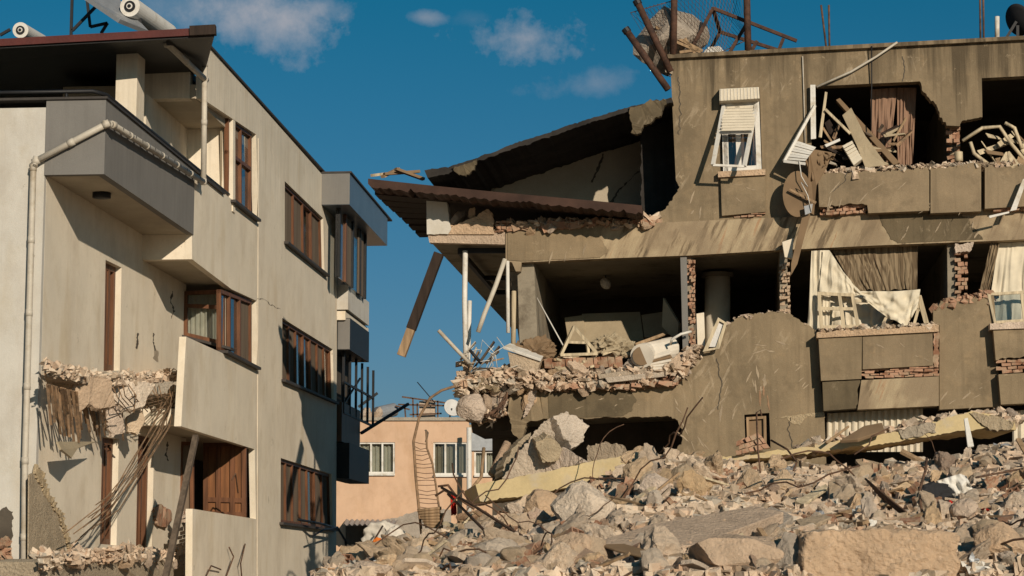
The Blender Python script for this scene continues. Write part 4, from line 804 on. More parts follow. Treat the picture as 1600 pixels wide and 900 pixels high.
# hanging wreck between the windows
hs = thing('broken_shutter', 'white slatted shutter torn loose and hanging on the wall by a thin frame', 'shutter', R(1250, 250, .3))
q = [R(1240, 218, .3), R(1275, 230, .45), R(1258, 252, .6), R(1226, 250, .4)]
for k in range(7): a = k / 7; s4 = [quadp(q, x, y) for x, y in ((0, a), (1, a), (1, a + .12), (0, a + .12))]; MB().hexa([p + RN * .02 * (k % 2) for p in s4], [p - RN * .03 for p in s4]).build('shutter_slat', M['white'], hs)
m = MB(); m.bar(R(1273, 165, .15), R(1225, 252, .45), .05); m.bar(R(1225, 252, .45), R(1258, 256, .6), .05); m.build('shutter_frame', M['white'], hs)
o = prism('round_table_top', [(1246 + 23 * math.cos(i / 28 * 6.283), 303 + 36 * math.sin(i / 28 * 6.283)) for i in range(28)], RF, .05, M['hang'], None, .45); tag(o, 'round brown table top hanging against the wall below the broken shutter', 'table top')
panel('torn_board', 'curled brown board hanging right of the round table top', 'board', [(1264, 232, .4), (1300, 238, .3), (1292, 262, .35), (1276, 290, .4), (1272, 336, .35), (1262, 330, .5)], .03, 'hang')
panel('wood_strip', 'grey strip slanting across the round table top', 'strip', [(1232, 297, .55), (1234, 294, .55), (1276, 315, .55), (1274, 319, .55)], .03, 'oldwood')
panel('hanging_plank', 'long brown plank hanging down over the slab band', 'plank', [(1254, 335, .5), (1266, 335, .5), (1246, 412, .55), (1236, 430, .55), (1236, 412, .55)], .04, 'hang')
panel('bent_flashing', 'grey bent flashing dangling over the slab band edge', 'flashing', [(1256, 322, .6), (1270, 318, .6), (1268, 332, .6), (1258, 336, .6)], .03, 'steel')
rod('hanging_cable', 'curly white cable dangling over the round table top', 'cable', [R(1249, 252, .6), R(1252, 275, .62), R(1262, 292, .62), R(1252, 285, .64), R(1262, 305, .62), R(1268, 330, .62)], .01, 'white', 5)
panel('plaster_flake', 'pale block stuck under the slab band beside the plank', 'block', [(1222, 378, .3), (1240, 372, .3), (1238, 404, .3), (1226, 402, .3)], .15, 'cream')
panel('white_strip', 'bent white metal strip hanging over the right parapet, upper piece', 'strip', [(1598, 280, .5), (1606, 276, .5), (1588, 328, .55), (1578, 330, .55)], .02, 'white')
panel('white_strip', 'short white metal strip lying level over the slab band', 'strip', [(1545, 337, .55), (1577, 330, .55), (1577, 333, .55), (1546, 341, .55)], .03, 'white')
# right opening debris
for i, (pts, lab) in enumerate((([(1504, 220), (1535, 200), (1562, 198), (1580, 225), (1605, 255)], 'pale bent strip arching across the right upper opening'), ([(1516, 222), (1522, 240), (1543, 256)], 'pale thin strip curling down at the right upper opening'), ([(1570, 192), (1585, 200), (1597, 232)], 'pale strip bending down at the far right upper opening'))):
    m = MB(); m.tube([R(x, y, .1) for x, y in pts], .035, 5); tag(m.build('bent_strip', M['palewood'], None, True), lab, 'strip', 'bent strips in the right upper opening')
for i in range(9):
    x, y = 1552 + rnd.uniform(0, 60), 232 + rnd.uniform(0, 22); panel('wood_splinter', 'splintered wood piece heaped in the right upper opening', 'splinter', [(x, y, .1), (x + 3, y - 1, .1), (x + rnd.uniform(-18, 22), 258 + rnd.uniform(-4, 2), .2), (x + rnd.uniform(-18, 10), 260, .2)], .05, rnd.choice(['oldwood', 'palewood']), 'splinters in the right upper opening')
jar = MB(); c = R(1498, 252, .1); jar.tube([c, c + Z * .06, c + Z * .1, c + Z * .14, c + Z * .17], .075, 14); tag(jar.build('small_jar', M['palewood'], None, True), 'small pale jar standing on the parapet below the brick pier', 'jar')
# --- torn living room on the left
panel('cardboard_panel', 'tan panel leaning at the back left of the torn room', 'panel', [(882, 496, -2.4), (912, 492, -2.4), (914, 532, -2), (888, 535, -2)], .03, 'card', 'tan panels in the torn room')
panel('cardboard_panel', 'large tan panel with a scroll pattern at the back of the torn room', 'panel', [(909, 490, -2.5), (1000, 487, -2.5), (1006, 532, -2), (912, 534, -2)], .03, 'card', 'tan panels in the torn room')
panel('cardboard_panel', 'square tan panel leaning at the back right of the torn room', 'panel', [(1002, 492, -2.4), (1042, 486, -2.4), (1054, 520, -2), (1007, 527, -2)], .03, 'card', 'tan panels in the torn room')
m = MB(); tv = [R(897, 510, .1), R(934, 553, .2), R(876, 555, .2)]
for u, v in ((0, 1), (1, 2), (2, 0)): m.bar(tv[u], tv[v], .09, .05)
m.bar(tv[2].lerp(tv[0], .45), tv[1].lerp(tv[0], .4), .06, .045); m.bar(tv[2].lerp(tv[1], .75), tv[0].lerp(tv[1], .55), .05, .04); tag(m.build('broken_truss', M['palewood'], None), 'triangular broken wooden frame standing on the rubble of the torn room', 'frame')
for i, (x, y, w_, h_, lab) in enumerate(((950, 538, .22, .15, 'dirty cream bundle heaped in the middle of the torn room'), (976, 546, .19, .13, 'dirty cream bundle right of the middle of the torn room'), (838, 552, .3, .2, 'crumpled brown cloth draped behind the grey block'))):
    me = rockmesh('cloth_bundle', 120 + i, 3, 4, (1, .6, h_ / w_), .45); me.materials.append(M['card'] if i < 2 else M['hang']); o = bpy.data.objects.new('cloth_bundle', me); link(o); o.location = R(x, y, -.1); o.scale = (w_,) * 3; tag(o, lab, 'bundle')
rr = thing('rolled_rug', 'tan rolled rug lying on the rubble at the right of the torn room', 'rug', R(1020, 570, .2)); m = MB(); m.tube([R(1003, 556, .35), R(1010, 553, .1), R(1050, 545, -.3)], .22, 20); m.build('rug_roll', M['sack'], rr, False); m = MB(); m.tube([R(1003, 556, .36), R(1003, 556, .33)], .17, 18); m.build('roll_end', M['hang'], rr)
for i in range(6): y = 560 + i * 3; panel('rug_fold', 'striped brown fold of cloth sagging below the rolled rug', 'cloth fold', [(1004 + i * 3, y, .3), (1046, y - 14 + i * 3, .2), (1050, y - 9 + i * 3, .3), (1008 + i * 3, y + 4, .35)], .03, rnd.choice(['hang', 'sack']), 'cloth folds below the rolled rug')
blk = tag(slab3([R(x, y, o) for x, y, o in ((793, 549, .3), (846, 561, .3), (836, 588, .3), (798, 576, .3))], .5).build('grey_block', M['greychunk'], None, bev=.01), 'tilted grey box with a pale top on the torn slab edge', 'block')
panel('pale_board', 'pale board lying on top of the tilted grey box', 'board', [(787, 541, .36), (797, 536, .0), (850, 555, .0), (846, 561, .36)], .05, 'white')
br = bricks('brick_row', (850, 560), (972, 557), (974, 576), (852, 577), 1, 11, R, .15, None, M['brick'], .35, 0, .03); tag(br, 'row of hollow bricks lying along the floor edge of the torn room', 'brick row')
for (q, lab, mt) in (([(992, 536, .3), (1036, 520, .1), (1040, 523, .1), (994, 541, .3)], 'flat tan plank leaning over the cream bundle', 'oldwood'), ([(1040, 572, .4), (1062, 550, .2), (1085, 553, .2), (1068, 578, .4)], 'pale stone slab lying at the right end of the torn room', 'tan'), ([(934, 585, .4), (1010, 575, .3), (1012, 582, .3), (936, 592, .4)], 'grey flat slab lying on the rubble below the brick row', 'greychunk'), ([(945, 590, .45), (1040, 580, .35), (1042, 588, .35), (950, 598, .45)], 'long grey slab edge lowest on the torn room floor', 'greychunk'), ([(1036, 465, -.8), (1060, 505, -.6), (1058, 535, -.6), (1034, 510, -.8)], 'dark tan panel leaning on the right wall of the torn room', 'card')): panel('loose_slab', lab, 'slab', q, .08, mt)
rod('thin_pole', 'thin pale pole leaning across the dark torn room', 'pole', [R(836, 460, -.5), R(880, 540, .1)], .012, 'white', 5)
rod('bent_pipe', 'pale bent pipe sticking out beside the broken brick column', 'pipe', [R(1048, 538, .2), R(1050, 530, .3), R(1064, 522, .3), R(1080, 518, .2)], .025, 'white')
wf = tag(framebars([R(1122, 496, .2), R(1136, 505, .2), R(1124, 545, .3), R(1098, 550, .3)], RN, (), (), .05, .05).build('loose_window', M['palewood'], None), 'loose pale window frame with plastic leaning behind the curved wall', 'window frame')
q = [R(1122, 500, .17), R(1134, 508, .17), R(1124, 542, .27), R(1108, 542, .27)]; MB().hexa(q, [p - RN * .01 for p in q]).build('pane', M['dishm'], wf)
panel('wood_board', 'cream board standing against the broken brick column', 'board', [(1088, 490, -.1), (1100, 488, -.1), (1102, 548, .05), (1090, 550, .05)], .06, 'cream')
# --- curtained rooms on the right
tag(cloth('white_curtain', [(1268, 392), (1285, 391), (1300, 396)], [(1262, 512), (1280, 516), (1296, 514)], R, .05, 3, .03, M['curtain'], seed=1), 'narrow white curtain hanging at the left edge of the middle torn window', 'curtain', 'curtains of the torn rooms')
tag(cloth('white_curtain', [(1286, 391), (1296, 391), (1318, 425), (1344, 455)], [(1280, 455), (1300, 458), (1330, 462), (1352, 470)], R, .12, 3, .028, M['curtain'], seed=2, slant=.3), 'creased white curtain pulled across the upper left of the middle torn window', 'curtain', 'curtains of the torn rooms')
tag(cloth('white_curtain', [(1344, 455), (1400, 455), (1438, 452)], [(1352, 470), (1392, 500), (1418, 508), (1434, 480)], R, .3, 3, .04, M['curtain'], seed=4, slant=.5), 'white curtain draped over the broken window frame of the middle torn window', 'curtain', 'curtains of the torn rooms')
tag(cloth('brown_sheer', [(1300, 390), (1434, 384)], [(1338, 456), (1433, 452)], R, -.25, 12, .02, M['sheer'], seed=6, nu=120), 'brown pleated sheer curtain hanging behind the white drape', 'curtain', 'curtains of the torn rooms')
tag(cloth('white_cloth', [(1282, 462), (1330, 464), (1390, 470)], [(1282, 518), (1330, 516), (1392, 514)], R, -.15, 4, .035, M['curtain'], seed=8), 'white cloth hanging low behind the broken window frame', 'curtain', 'curtains of the torn rooms')
bw = tag(framebars([R(1277, 456, .2), R(1334, 459, .2), R(1344, 512, .25), R(1281, 514, .25)], RN, (.6,), (.45,), .06, .05).build('broken_window_frame', M['palewood'], None), 'broken pale timber window frame at the left on the middle bay', 'window frame')
m = MB(); m.bar(R(1436, 462, .2), R(1448, 506, .25), .07); m.bar(R(1420, 480, .2), R(1445, 486, .2), .05); m.bar(R(1428, 508, .2), R(1438, 470, .2), .05); m.bar(R(1380, 505, .2), R(1388, 490, .2), .05); m.bar(R(1334, 470, .2), R(1440, 474, .15), .05); tag(m.build('broken_window_frame', M['palewood'], None), 'broken pale timber window frame at the right on the middle bay', 'window frame')
tag(cloth('white_curtain', [(1560, 380), (1640, 376)], [(1542, 502), (1640, 500)], R, -.2, 6, .03, M['curtain'], seed=9), 'white curtain hanging in the far right torn window', 'curtain', 'curtains of the torn rooms')
tag(cloth('brown_sheer', [(1548, 380), (1562, 380)], [(1529, 460), (1544, 462)], R, -.1, 3, .03, M['sheer'], seed=10, nu=30), 'narrow brown curtain beside the far right white curtain', 'curtain', 'curtains of the torn rooms')
wf = tag(framebars([R(1542, 458, .15), R(1640, 452, .15), R(1640, 500, .2), R(1553, 506, .2)], RN, (.55,), (), .05, .05).build('loose_window', M['palewood'], None), 'loose pale window frame leaning in the far right torn window', 'window frame')
q = [R(1546, 460, .13), R(1596, 457, .13), R(1596, 500, .17), R(1556, 503, .17)]; MB().hexa(q, [p - RN * .01 for p in q]).build('pane', M['glass'], wf)
for i in range(10): x = 1285 + rnd.uniform(0, 170); rockpart('broken_concrete', SM_ROCK[i % 6], R(x, 518 - (x - 1285) * .05, .3), rnd.uniform(.04, .09), C, M['tan'])
# debris crumbs along the torn edges of the building
for i in range(46): x = rnd.uniform(1275, 1640); y = 270 - (x - 1278) * .058; rockpart('broken_concrete', SM_ROCK[i % 6], R(x, y, rnd.uniform(.05, .25)), rnd.uniform(.02, .06), C, M['tan'])

for i in range(70): x = rnd.uniform(850, 1085); rockpart('broken_concrete', SM_ROCK[i % 6], R(x, 590 - max(0, x - 1000) * .25 + rnd.gauss(0, 9), rnd.uniform(-.3, .3)), rnd.uniform(.04, .13), C, M['tan'])
for i in range(16):
    x, y = rnd.uniform(860, 1060), rnd.uniform(545, 585); a = rnd.uniform(-.6, .6); L = rnd.uniform(15, 40)
    panel('broken_lath', 'broken lath lying in the debris of the torn room', 'lath', [(x, y, .2), (x + L * math.cos(a), y - L * math.sin(a), .0), (x + L * math.cos(a), y - L * math.sin(a) + 4, .0), (x, y + 4, .2)], .04, rnd.choice(['oldwood', 'palewood', 'card', 'hang']), 'laths in the torn room')

for (x0, y0, x1, y1, lab, mt) in ((600, 272, 655, 268, 'splintered lath lying flat on the left end of the tile eave', 'hang'), (598, 276, 622, 264, 'short lath sticking up at the left end of the tile eave', 'oldwood'), (618, 264, 662, 280, 'crossed lath on the left end of the tile eave', 'hang'), (582, 274, 606, 271, 'pale splinter at the tip of the tile eave', 'palewood')):
    tag(MB().bar(R(x0, y0, .3), R(x1, y1, -.1), .09, .05).build('broken_lath', M[mt], None), lab, 'lath')
for pl in ([(1010, 255), (965, 300), (948, 330)], [(925, 285), (935, 262), (942, 240)]): prism('wall_crack', [(x - 1.5, y) for x, y in J(pl, 6, 2)] + [(x + 1.5, y) for x, y in J(pl, 6, 2)[::-1]], RF, .01, M['dark'], C, off=-2.58)
for pl in ([(1060, 120), (1063, 160), (1061, 210)], [(1300, 300), (1320, 282), (1325, 270)], [(1120, 560), (1128, 600), (1122, 640)], [(1236, 652), (1232, 672), (1238, 700)], [(1490, 490), (1500, 540), (1496, 580)], [(1410, 88), (1413, 110), (1410, 127)]): q = J(pl, 5, 2); prism('wall_crack', [(x - .8, y) for x, y in q] + [(x + .8, y) for x, y in q[::-1]], RF, .012, M['dark'], C, off=.108 if pl[0][1] > 400 else (.305 if 1290 < pl[0][0] < 1400 else .006)) if pl[0][0] != 1490 else None

crumbs('slab_crumbs', [(850, 600), (1000, 592), (1060, 582), (1090, 552)], 1500, R, -.5, .35, 16, 'rubble', C, .01, .08)
crumbs('brick_crumbs', [(850, 606), (1000, 602), (1062, 590)], 260, R, .0, .25, 8, 'brick', C, .012, .07)
crumbs('slab_crumbs', [(775, 358), (900, 352), (1025, 346)], 420, R, -.5, .12, 8, 'rubble', C, .012, .09)
crumbs('brick_crumbs', [(775, 357), (1025, 346)], 120, R, -.1, .12, 6, 'brick', C, .015, .07)
crumbs('slab_crumbs', [(1278, 271), (1450, 262), (1640, 254)], 420, R, .0, .3, 5, 'rubble', C, .01, .06)
crumbs('slab_crumbs', [(1280, 518), (1465, 508)], 160, R, .0, .44, 4, 'rubble', C, .01, .06)
crumbs('brick_crumbs', [(1095, 549), (1150, 498), (1213, 487), (1278, 518)], 110, R, -.15, .1, 2, 'tan', C, .01, .05)
crumbs('brick_crumbs', [(1458, 483), (1490, 472), (1553, 462)], 140, R, -.1, .15, 5, 'brick', C, .015, .08)
for i in range(22):
    x, y = rnd.uniform(1276, 1400), rnd.uniform(205, 258); a = rnd.uniform(-1.3, .5); L = rnd.uniform(12, 45)
    panel('broken_lath', 'broken strip among the wreckage in the torn upper opening', 'lath', [(x, y, .1), (x + L * math.cos(a), y + L * math.sin(a), rnd.uniform(-.5, .2)), (x + L * math.cos(a) + 2, y + L * math.sin(a) + 3, -.1), (x + 2, y + 3, .1)], .03, rnd.choice(['oldwood', 'greywood', 'card', 'hang', 'pvc', 'darkwood', 'litrod']), 'strips in the torn upper opening')
for i in range(26):
    x, y = rnd.uniform(716, 800), rnd.uniform(556, 612); a = rnd.uniform(-1.4, .4); L = rnd.uniform(14, 46)
    panel('broken_lath', 'broken strip sticking out of the collapsed slab corner', 'lath', [(x, y, .3), (x + L * math.cos(a), y + L * math.sin(a), rnd.uniform(0, .5)), (x + L * math.cos(a) + 1.5, y + L * math.sin(a) + 2, .2), (x + 1.5, y + 2.5, .3)], .02, rnd.choice(['oldwood', 'pvc', 'card', 'hang', 'greywood', 'darkwood']), 'strips at the collapsed slab corner')
for i in range(8):
    x, y = rnd.uniform(735, 795), rnd.uniform(560, 600); rod('loose_wire', 'thin curly wire springing from the collapsed slab corner', 'wire', [R(x, y, .3), R(x + rnd.uniform(-10, 10), y - rnd.uniform(5, 25), .4), R(x + rnd.uniform(-20, 20), y - rnd.uniform(15, 45), .45), R(x + rnd.uniform(-30, 20), y - rnd.uniform(5, 40), .4)], .008, 'white', 5, 'wires at the collapsed slab corner')
for i in range(10):
    x, y = rnd.uniform(1520, 1600), rnd.uniform(205, 245); a = rnd.uniform(-1.2, 1.2); L = rnd.uniform(18, 50)
    panel('crumpled_sheet', 'crumpled pale sheet piece in the right upper opening', 'sheet', [(x, y, .1), (x + L * math.cos(a), y + L * math.sin(a), -.2), (x + L * math.cos(a) + 6, y + L * math.sin(a) + 5, -.2), (x + 5, y + 7, .1)], .02, rnd.choice(['palewood', 'card', 'hang']), 'sheet pieces in the right upper opening')

def scars(n, x0, x1, y0, y1, ang, off, mat, lmin=8, lmax=34, wd=3.0):
    for i in range(n):
        x, y, L, w_, a = rnd.uniform(x0, x1), rnd.uniform(y0, y1), rnd.uniform(lmin, lmax), rnd.uniform(.8, wd), ang + rnd.gauss(0, .22); dx, dy = math.cos(a), math.sin(a)
        k = 7; l = [(x + dx * L * j / k - dy * w_ * math.sin(math.pi * j / k) * rnd.uniform(.3, 1), y + dy * L * j / k + dx * w_ * math.sin(math.pi * j / k) * rnd.uniform(.3, 1)) for j in range(k + 1)]
        r_ = [(x + dx * L * j / k + dy * w_ * math.sin(math.pi * j / k) * rnd.uniform(.2, 1) + .2, y + dy * L * j / k - dx * w_ * math.sin(math.pi * j / k) * rnd.uniform(.2, 1) + .2) for j in range(1, k)]
        prism('plaster_scar', l + r_[::-1], RF, .004, M[mat], C, off=off)
scars(9, 1035, 1100, 615, 690, 1.0, .106, 'scar'); scars(7, 1165, 1215, 540, 620, 1.35, .106, 'scar', 10, 40, 4.5); scars(4, 1150, 1240, 530, 560, .1, .106, 'scar', 8, 30, 3); scars(3, 1185, 1205, 575, 620, 1.5, .107, 'rawscar', 14, 36, 6)
scars(5, 1120, 1150, 590, 650, 1.9, .106, 'scar'); scars(6, 1215, 1270, 560, 600, 2.4, .106, 'scar', 6, 16, 2)
scars(7, 1285, 1440, 280, 318, 2.2, .305, 'scar', 8, 30, 2); scars(6, 1456, 1528, 280, 322, 2.3, .285, 'scar', 10, 40, 2.5); scars(5, 1400, 1535, 340, 368, 2.0, .082, 'scar', 8, 30, 3); scars(4, 850, 960, 362, 392, 1.9, .082, 'scar', 8, 24, 2)
scars(6, 1480, 1550, 600, 632, 2.5, .166, 'scar', 6, 24, 2); scars(4, 870, 970, 622, 640, -.3, .12, 'scar', 6, 22, 2); scars(6, 1360, 1450, 530, 566, .5, .395, 'scar', 6, 16, 2.2); scars(4, 1070, 1110, 280, 345, 2.0, .006, 'scar', 8, 26, 2.2); scars(4, 1135, 1190, 285, 325, .2, .105, 'scar', 6, 20, 1.6)

for i in range(14):
    x, y = rnd.uniform(860, 1070), rnd.uniform(556, 592); y -= max(0, x - 1000) * .2; w_, h_ = rnd.uniform(10, 26), rnd.uniform(5, 13); a = rnd.uniform(-.5, .5)
    ol = [(x + math.cos(t + a) * w_ * rnd.uniform(.7, 1), y + math.sin(t) * h_ * rnd.uniform(.7, 1) - math.cos(t) * w_ * .4 * a) for t in (0, 1.1, 2.0, 3.1, 4.1, 5.2)]
    plate('slab_piece', ol, R(x, y, rnd.uniform(-.3, .4)), (rnd.uniform(-.8, .8), rnd.uniform(.2, 1.4)), rnd.uniform(.06, .2), rnd.choice(['tan', 'palechunk', 'greychunk', 'raw', 'card']), 'tilted broken slab piece in the debris of the torn room', 'slab piece', None, 'slab pieces in the torn room')
for i in range(12):
    x, y = rnd.uniform(724, 848), rnd.uniform(590, 622); w_, h_ = rnd.uniform(9, 22), rnd.uniform(5, 12); ol = [(x + math.cos(t) * w_ * rnd.uniform(.7, 1), y + math.sin(t) * h_ * rnd.uniform(.7, 1)) for t in (0, 1.1, 2.0, 3.1, 4.1, 5.2)]
    plate('slab_piece', ol, R(x, y, rnd.uniform(.1, .5)), (rnd.uniform(-.8, .8), rnd.uniform(-.2, 1.4)), rnd.uniform(.06, .2), rnd.choice(['tan', 'palechunk', 'greychunk', 'raw', 'facade']), 'tilted broken slab piece spilling off the collapsed corner', 'slab piece', None, 'slab pieces at the collapsed corner')

# ================================================================= PINK BUILDING BEHIND
PB = Plane((0, 84, 0), (0, -1, 0))
K = thing('peach_house', 'low peach coloured house with white windows standing behind, between the two blocks', 'house', PB(640, 850) * 1.0)
wins = [[(560, 691), (617, 691), (617, 740), (560, 740)], [(677, 691), (731, 691), (731, 742), (677, 742)], [(741, 705), (777, 705), (777, 742), (741, 742)]]
prism('front_wall', [(440, 656), (733, 656), (733, 668), (800, 668), (800, 900), (440, 900)], PB, .3, M['peach'], K, holes=wins)
prism('coping', [(440, 652), (733, 652), (733, 657), (440, 657)], PB, .5, M['raw'], K, off=.1)
m = MB(); a, b = PB(440, 660), PB(800, 660); m.box(((a.x + b.x) / 2, 91, a.z / 2), (b.x - a.x, .2, a.z)); m.build('back_wall', M['dark'], K)
m = MB(); m.box(((a.x + b.x) / 2, 88, a.z - .15), (b.x - a.x, 7, .2)); m.build('roof', M['raw'], K)
for k, q in enumerate(wins):
    Q = [PB(x, y, -.08) for x, y in q]; fr = framebars(Q, PB.n, (.35, .66) if k < 2 else (.5,), (), .07, .08).build('window', M['white'], K)
    MB().hexa([p - PB.n * .02 for p in Q], [p - PB.n * .03 for p in Q]).build('pane', M['glass'], fr)
    cq = [p - PB.n * .2 for p in Q]; N = 50; MB().add([quadp(cq, i / N, j) + PB.n * .05 * math.sin(i * 1.1) for j in (0, 1) for i in range(N + 1)], [(i, i + 1, N + 2 + i, N + 1 + i) for i in range(N)]).build('curtain', M['curtain'] if k != 1 else M['card'], fr, True)
    s = MB(); s.hexa([PB(x, y, .12) for x, y in (q[3], q[2], (q[2][0], q[2][1] + 3), (q[3][0], q[3][1] + 3))], [PB(x, y, -.25) for x, y in (q[3], q[2], (q[2][0], q[2][1] + 3), (q[3][0], q[3][1] + 3))]); s.build('sill', M['white'], fr)
prism('shutter_housing', [(737, 676), (790, 676), (790, 704), (737, 704)], PB, .2, M['steel'], K, off=.12)
prism('lower_wall', J([(600, 812), (650, 800), (705, 796)], 6, 2) + [(705, 900), (600, 900)], PB, .1, M['greychunk'], K, off=.1)
prism('wall_crack', [(663, 672), (668, 676), (664, 690), (667, 692), (670, 676), (666, 671)], PB, .01, M['dark'], K, off=.01)
m = MB(); N = 40; top_ = [PB(540 + 82 * i / N, 812 + 1 * i / N, .2) + Z * .04 * math.sin(i * 1.6) for i in range(N + 1)]; bo = [PB(536 + 82 * i / N, 820, 2.2) + Z * .04 * math.sin(i * 1.6) for i in range(N + 1)]
MB().add(top_ + bo, [(i, i + 1, N + 2 + i, N + 1 + i) for i in range(N)]).build('corrugated_awning', M['steel'], K)
prism('awning_shade_sheet', [(540, 822), (602, 822), (602, 900), (540, 900)], PB, .05, M['dark'], K, off=.1)  # dark sheet on the wall, painted as the shade below the awning
rod('thin_pillar', 'pale thin pillar standing at the edge of the peach house', 'pillar', [atY(733, 668, 83), atY(733, 830, 83)], .1, 'white')
# clutter on its roof
def top2(px, py, d=1.0): return PB(px, py, -d)
m = MB(); m.tube([top2(590, 646, .6), top2(616, 640, 1.2)], .27, 18); bt = tag(m.build('boiler_tank', M['steel'], None), 'dented grey tank lying on the roof of the peach house', 'tank')
d2 = thing('satellite_dish', 'white satellite dish on the roof of the peach house', 'satellite dish', top2(706, 655, .5)); dm = dishmesh(top2(706, 638, .5), (.35, -.9, .3), .36, MB()).build('dish', M['dishm'], d2, True); dm.modifiers.new('thick', 'SOLIDIFY').thickness = .03
MB().bar(top2(706, 638, .45), top2(702, 655, .45), .06).build('dish_arm', M['iron'], d2)
tag(slab3([top2(655, 627, 1), top2(680, 625, 1), top2(680, 655, 1), top2(655, 655, 1)], .4).build('roof_box', M['tan'], None), 'pale square box standing on the roof of the peach house', 'box')
m = MB()
for (a, b) in (((622, 632), (700, 634)), ((628, 620), (700, 630)), ((632, 632), (634, 655)), ((645, 622), (646, 655)), ((652, 630), (652, 655)), ((684, 626), (684, 655)), ((640, 648), (690, 646)), ((618, 634), (640, 640))): m.bar(top2(*a, .8), top2(*b, .8), .06)
tag(m.build('steel_frame', M['rebar'], None), 'thin rusty frame standing on the roof of the peach house', 'metal frame')
m = MB(); m.bar(top2(560, 636, .6), top2(590, 614, .6), .1); tag(m.build('leaning_bar', M['iron'], None), 'dark bar leaning up at the left on the peach house roof', 'bar')
rod('roof_aerial', 'thin slanting aerial above the peach house roof', 'aerial', [top2(652, 597, .6), top2(680, 630, .6)], .02, 'iron', 5)
for i in range(5): o = rockpart('roof_debris', SM_ROCK[i], top2(566 + i * 6, 650, .4), .3, None, M['tan']); tag(o, 'small rubble piece on the left end of the peach house roof', 'rubble', 'rubble on the peach house roof')

# ================================================================= GROUND AND RUBBLE
YT = [(-300, 965), (470, 950), (500, 915), (545, 886), (600, 872), (660, 856), (700, 838), (740, 824), (800, 812), (850, 796), (900, 774), (960, 748), (1000, 726), (1060, 715), (1120, 726), (1200, 736), (1300, 735), (1400, 732), (1480, 724), (1540, 706), (1600, 694), (1800, 676)]
def ytop(px):
    if px <= YT[0][0]: return YT[0][1]
    for (a, b), (c, d) in zip(YT[:-1], YT[1:]):
        if px <= c: return b + (d - b) * (px - a) / (c - a)
    return YT[-1][1]
YN, YR = 22.0, 33.5
def hz(x, y):
    px = 800 + F * x / max(y, 5); yt = ytop(px)
    t = (min(max(y, YN), YR) - YN) / (YR - YN); yy = 912 + (min(yt, 960) - 912) * t ** .85
    z = CAM.z + (890 - yy) / F * min(max(y, YN), YR)
    if y < YN: z *= max(0, (y - 10) / (YN - 10)) ** .8
    if y > YR: z -= .02 * (y - YR); z *= max(0.0, 1 - max(0, y - 39) / 6)
    z += .10 * noise.noise(V((x * .9, y * .9, 0))) + .05 * noise.noise(V((x * 2.7, y * 2.7, 3)))
    return max(z, -.05)
g = MB(); g.add([(-3000, -200, 0), (3000, -200, 0), (3000, 5000, 0), (-3000, 5000, 0)], [(0, 1, 2, 3)]); o = g.build('ground', M['ground']); o['kind'] = 'structure'
xs = [-7 + .13 * i for i in range(170)]; ys = [9 + .14 * i for i in range(265)]
vs = [V((x, y, hz(x, y) + .05 * noise.noise(V((x * 7, y * 7, 1))) + .03 * noise.noise(V((x * 15, y * 15, 2))))) for y in ys for x in xs]; n = len(xs)
o = MB().add(vs, [(j * n + i, j * n + i + 1, (j + 1) * n + i + 1, (j + 1) * n + i) for j in range(len(ys) - 1) for i in range(n - 1)]).build('rubble_ground', M['rubble'], None, True); o['kind'] = 'structure'
# base shapes
CH = []
for i in range(14):
    me = rockmesh('concrete_chunk', 300 + i, 18, 4, (1, rnd.uniform(.5, 1), rnd.uniform(.3, .8)), .13); me.materials.append(M['chunk']); CH.append(me)
SL = []
for i in range(6):
    n_ = rnd.randint(5, 7); pts = [(math.cos(2 * math.pi * k / n_ + rnd.uniform(-.25, .25)) * rnd.uniform(.7, 1.1), math.sin(2 * math.pi * k / n_ + rnd.uniform(-.25, .25)) * rnd.uniform(.5, .9), 0) for k in range(n_)]
    pts = [(x, z) for x, z, _ in pts]; pts = J(pts + [pts[0]], .22, .05)
    pl = Plane((0, 0, 0), (0, 0, 1)); v2 = clean(pts); th = rnd.uniform(.12, .22); k = len(v2)
    m = MB(); m.add([V((x, z, 0)) for x, z in v2] + [V((x * rnd.uniform(.94, 1.02), z * rnd.uniform(.94, 1.02), -th)) for x, z in v2], [tuple(range(k)), tuple(range(2 * k - 1, k - 1, -1))] + [((i_ + 1) % k, i_, k + i_, k + (i_ + 1) % k) for i_ in range(k)])
    me = bpy.data.meshes.new('slab_fragment'); me.from_pydata(m.v, [], m.f); bm = bmesh.new(); bm.from_mesh(me); bmesh.ops.recalc_face_normals(bm, faces=bm.faces); bm.to_mesh(me); bm.free(); me.materials.append(M['chunk']); SL.append(me)
def mkbrick(i):
    m = MB(); r = random.Random(i)
    if i % 3 == 0:                                                  # hollow block: walls and a web
        for z in (-.09, -.03, .03, .09): m.box((0, 0, z), (.36, .18, .014))
        for y in (-.083, 0, .083): m.box((0, y, 0), (.355, .014, .166))
    elif i % 3 == 1: m.box((0, 0, 0), (.2, .13, .06)); m.box((.06, .03, .04), (.1, .09, .05))
    else: m.box((0, 0, 0), (.26, .16, .03)); m.box((-.1, 0, .04), (.03, .16, .06)); m.box((.03, 0, .04), (.03, .16, .06))
    me = bpy.data.meshes.new('brick_fragment'); me.from_pydata(m.v, [], m.f); me.update(); me.materials.append(M['brick']); return me
BR = [mkbrick(i) for i in range(6)]
def nrm(x, y):
    e = .2; return V((hz(x - e, y) - hz(x + e, y), hz(x, y - e) - hz(x, y + e), 2 * e)).normalized()
